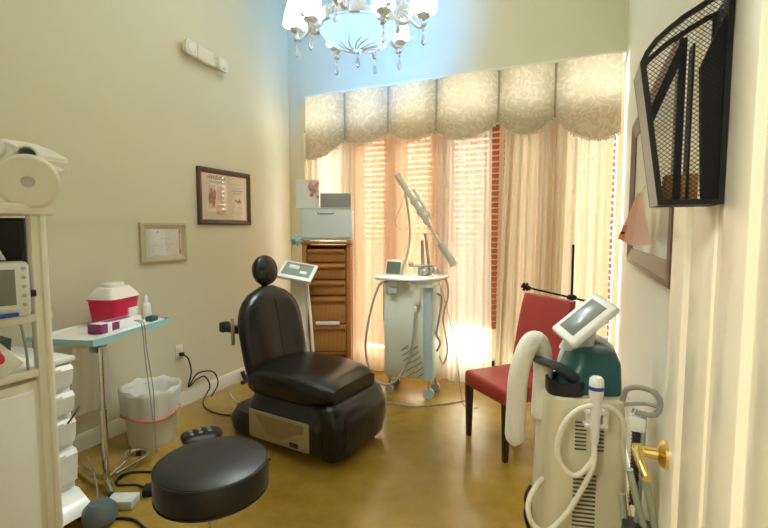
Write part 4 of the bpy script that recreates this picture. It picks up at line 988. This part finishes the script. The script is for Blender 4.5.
for k in range(NA):
    a = R(360 / NA * k + 10); ca, sa = math.cos(a), math.sin(a)
    P_ = lambda r_, z: (r_ * ca, r_ * sa, bz + z)
    hi = k % 2 == 0
    rr, dz = (.385, .03) if hi else (.29, -.02)
    ar = MB()
    ar.tube([P_(.22, .03), P_(.27, .07), P_(.32, .02), P_(rr - .02, -.045 + dz), P_(rr, .0 + dz)], .0095, 8, 6)
    ar.tube(spiral(.275, bz + .03 + dz, .064, 1.7, ca, sa, 1, 0.), lambda t: .014 - .005 * t, 8)
    ar.tube(spiral(.25, bz + .115, .035, 1.5, ca, sa, -1, 2.), lambda t: .008 - .003 * t, 7)
    ar.sph(P_(rr, -.03 + dz), .016, seg=12)
    am = ar.build('arm', PLASTER, cd)
    MB().lathe([(.012, 0), (.035, .012), (.04, .022), (.03, .02), (.012, .012)], P_(rr, dz), 20).build('bobeche', PLASTER, am)
    c_ = MB(); c_.cyl(P_(rr, dz + .012), P_(rr, dz + .085), .012, seg=12); c_.build('candle', PLASTER, am)
    z0 = dz + .045
    s_ = MB(); sc_ = 1.0 if hi else .82
    s_.lathe([(.078 * sc_, z0), (.080 * sc_, z0 + .004), (.072 * sc_, z0 + .055), (.048 * sc_, z0 + .14 * sc_), (.046 * sc_, z0 + .14 * sc_), (.070 * sc_, z0 + .055), (.076 * sc_, z0)], P_(rr, 0), 32, cap=False)
    s_.build('lamp_shade', SHADE, am)
    MB().sph(P_(rr, dz + .10), .016, sz=1.4, seg=12).build('bulb', BULB, am)
    for q, (r2, zz) in enumerate(((rr, -.045 + dz),)):
        cdp = MB(); cdp.lathe(drop_pr, P_(r2, zz), 10); cdp.sph(P_(r2, zz - .018), .0075, seg=8); cdp.cyl(P_(r2, zz + .015), P_(r2, zz - .034), .0012, seg=5)
        cdp.build('crystal_drop', CRYSTAL, am)
m = MB(); m.lathe(drop_pr, (0, 0, bz - .105), 10); m.sph((0, 0, bz - .122), .008, seg=8); m.cyl((0, 0, bz - .10), (0, 0, bz - .14), .0013, seg=5); m.build('crystal_drop', CRYSTAL, cd)

# ------------------------------------------------------------------ light
def lamp(name, kind, loc, energy, col, size=.1, rot=None, sy=None, **kw):
    l = bpy.data.lights.new(name, kind); l.energy = energy; l.color = col
    if kind == 'AREA':
        l.shape = 'RECTANGLE'; l.size = size; l.size_y = sy or size
    elif kind == 'POINT': l.shadow_soft_size = size
    for k, v in kw.items(): setattr(l, k, v)
    o = bpy.data.objects.new(name, l); COL.objects.link(o); o.location = loc
    if rot: o.rotation_euler = rot
    return o
for k in range(NA):
    a = R(360 / NA * k + 10); rr, dz = (.385, .03) if k % 2 == 0 else (.29, -.02)
    lamp('chandelier_bulb_light', 'POINT', (-1.22 + rr * math.cos(a), 2.40 + rr * math.sin(a), bz + dz + .125), 32.0, (.91, .98, .93), .02)
up = lamp('added_bloom_spot', 'SPOT', (-1.22, 2.40, bz + .30), 370, (.02, .34, 1.), rot=None, spot_size=R(78), spot_blend=1.0, shadow_soft_size=.06)  # added blue spot, tints the wall like lens bloom around the chandelier
up.rotation_euler = (Vector((-1.95, 4.17, 3.45)) - Vector((-1.22, 2.40, bz + .30))).to_track_quat('-Z', 'Y').to_euler()
# daylight through the window (sky dome, sampled through the opening)
pt = lamp('window_daylight', 'AREA', ((WX0 + WX1) / 2, YB + .16, (WZ0 + WZ1) / 2), 205, (1., .98, .96), WX1 - WX0, (R(90), 0, R(180)), WZ1 - WZ0)
pt.rotation_euler = (R(-90), 0, 0)
# unseen hallway fixture and lamp, added for front fill
hf = thing('added_hallway_fixture', 'added flat square fill light, unseen, outside the doorway', 'fill light', (-1.0, -.95, 2.70))
MB().box((0, 0, -.02), (.66, .66, .04), .006).build('light_frame', WHITEP, hf)
MB().box((0, 0, -.042), (.60, .60, .006)).build('diffuser', M('lit_diffuser', (.9, .9, .85), .5, emit=(1, .93, .78), estr=4), hf)
lamp('hallway_fill', 'AREA', (-1.0, -.95, 2.645), 30, (1., .95, .86), .58)

wd = bpy.data.worlds.new('sky'); sc.world = wd; wd.use_nodes = True
bgn = wd.node_tree.nodes['Background']; bgn.inputs[0].default_value = (1., .97, .92, 1); bgn.inputs[1].default_value = 3.0

# ------------------------------------------------------------------ camera and view
cam = bpy.data.cameras.new('camera'); co = bpy.data.objects.new('camera', cam); COL.objects.link(co)
cam.sensor_width = 36; cam.lens = 446 / 768 * 36; cam.clip_start = .02
co.location = (0, 0, 1.45); co.rotation_euler = (R(90 - 4.36), 0, R(23.7))
sc.camera = co
sc.view_settings.view_transform = 'Standard'; sc.view_settings.look = 'None'; sc.view_settings.gamma = 1; sc.view_settings.exposure = 0.6
sc.view_settings.use_curve_mapping = False
cy = sc.cycles
cy.max_bounces = 10; cy.diffuse_bounces = 5; cy.transparent_max_bounces = 16; cy.transmission_bounces = 6; cy.sample_clamp_indirect = 6
cy.caustics_reflective = False; cy.caustics_refractive = False
cy.use_denoising = True
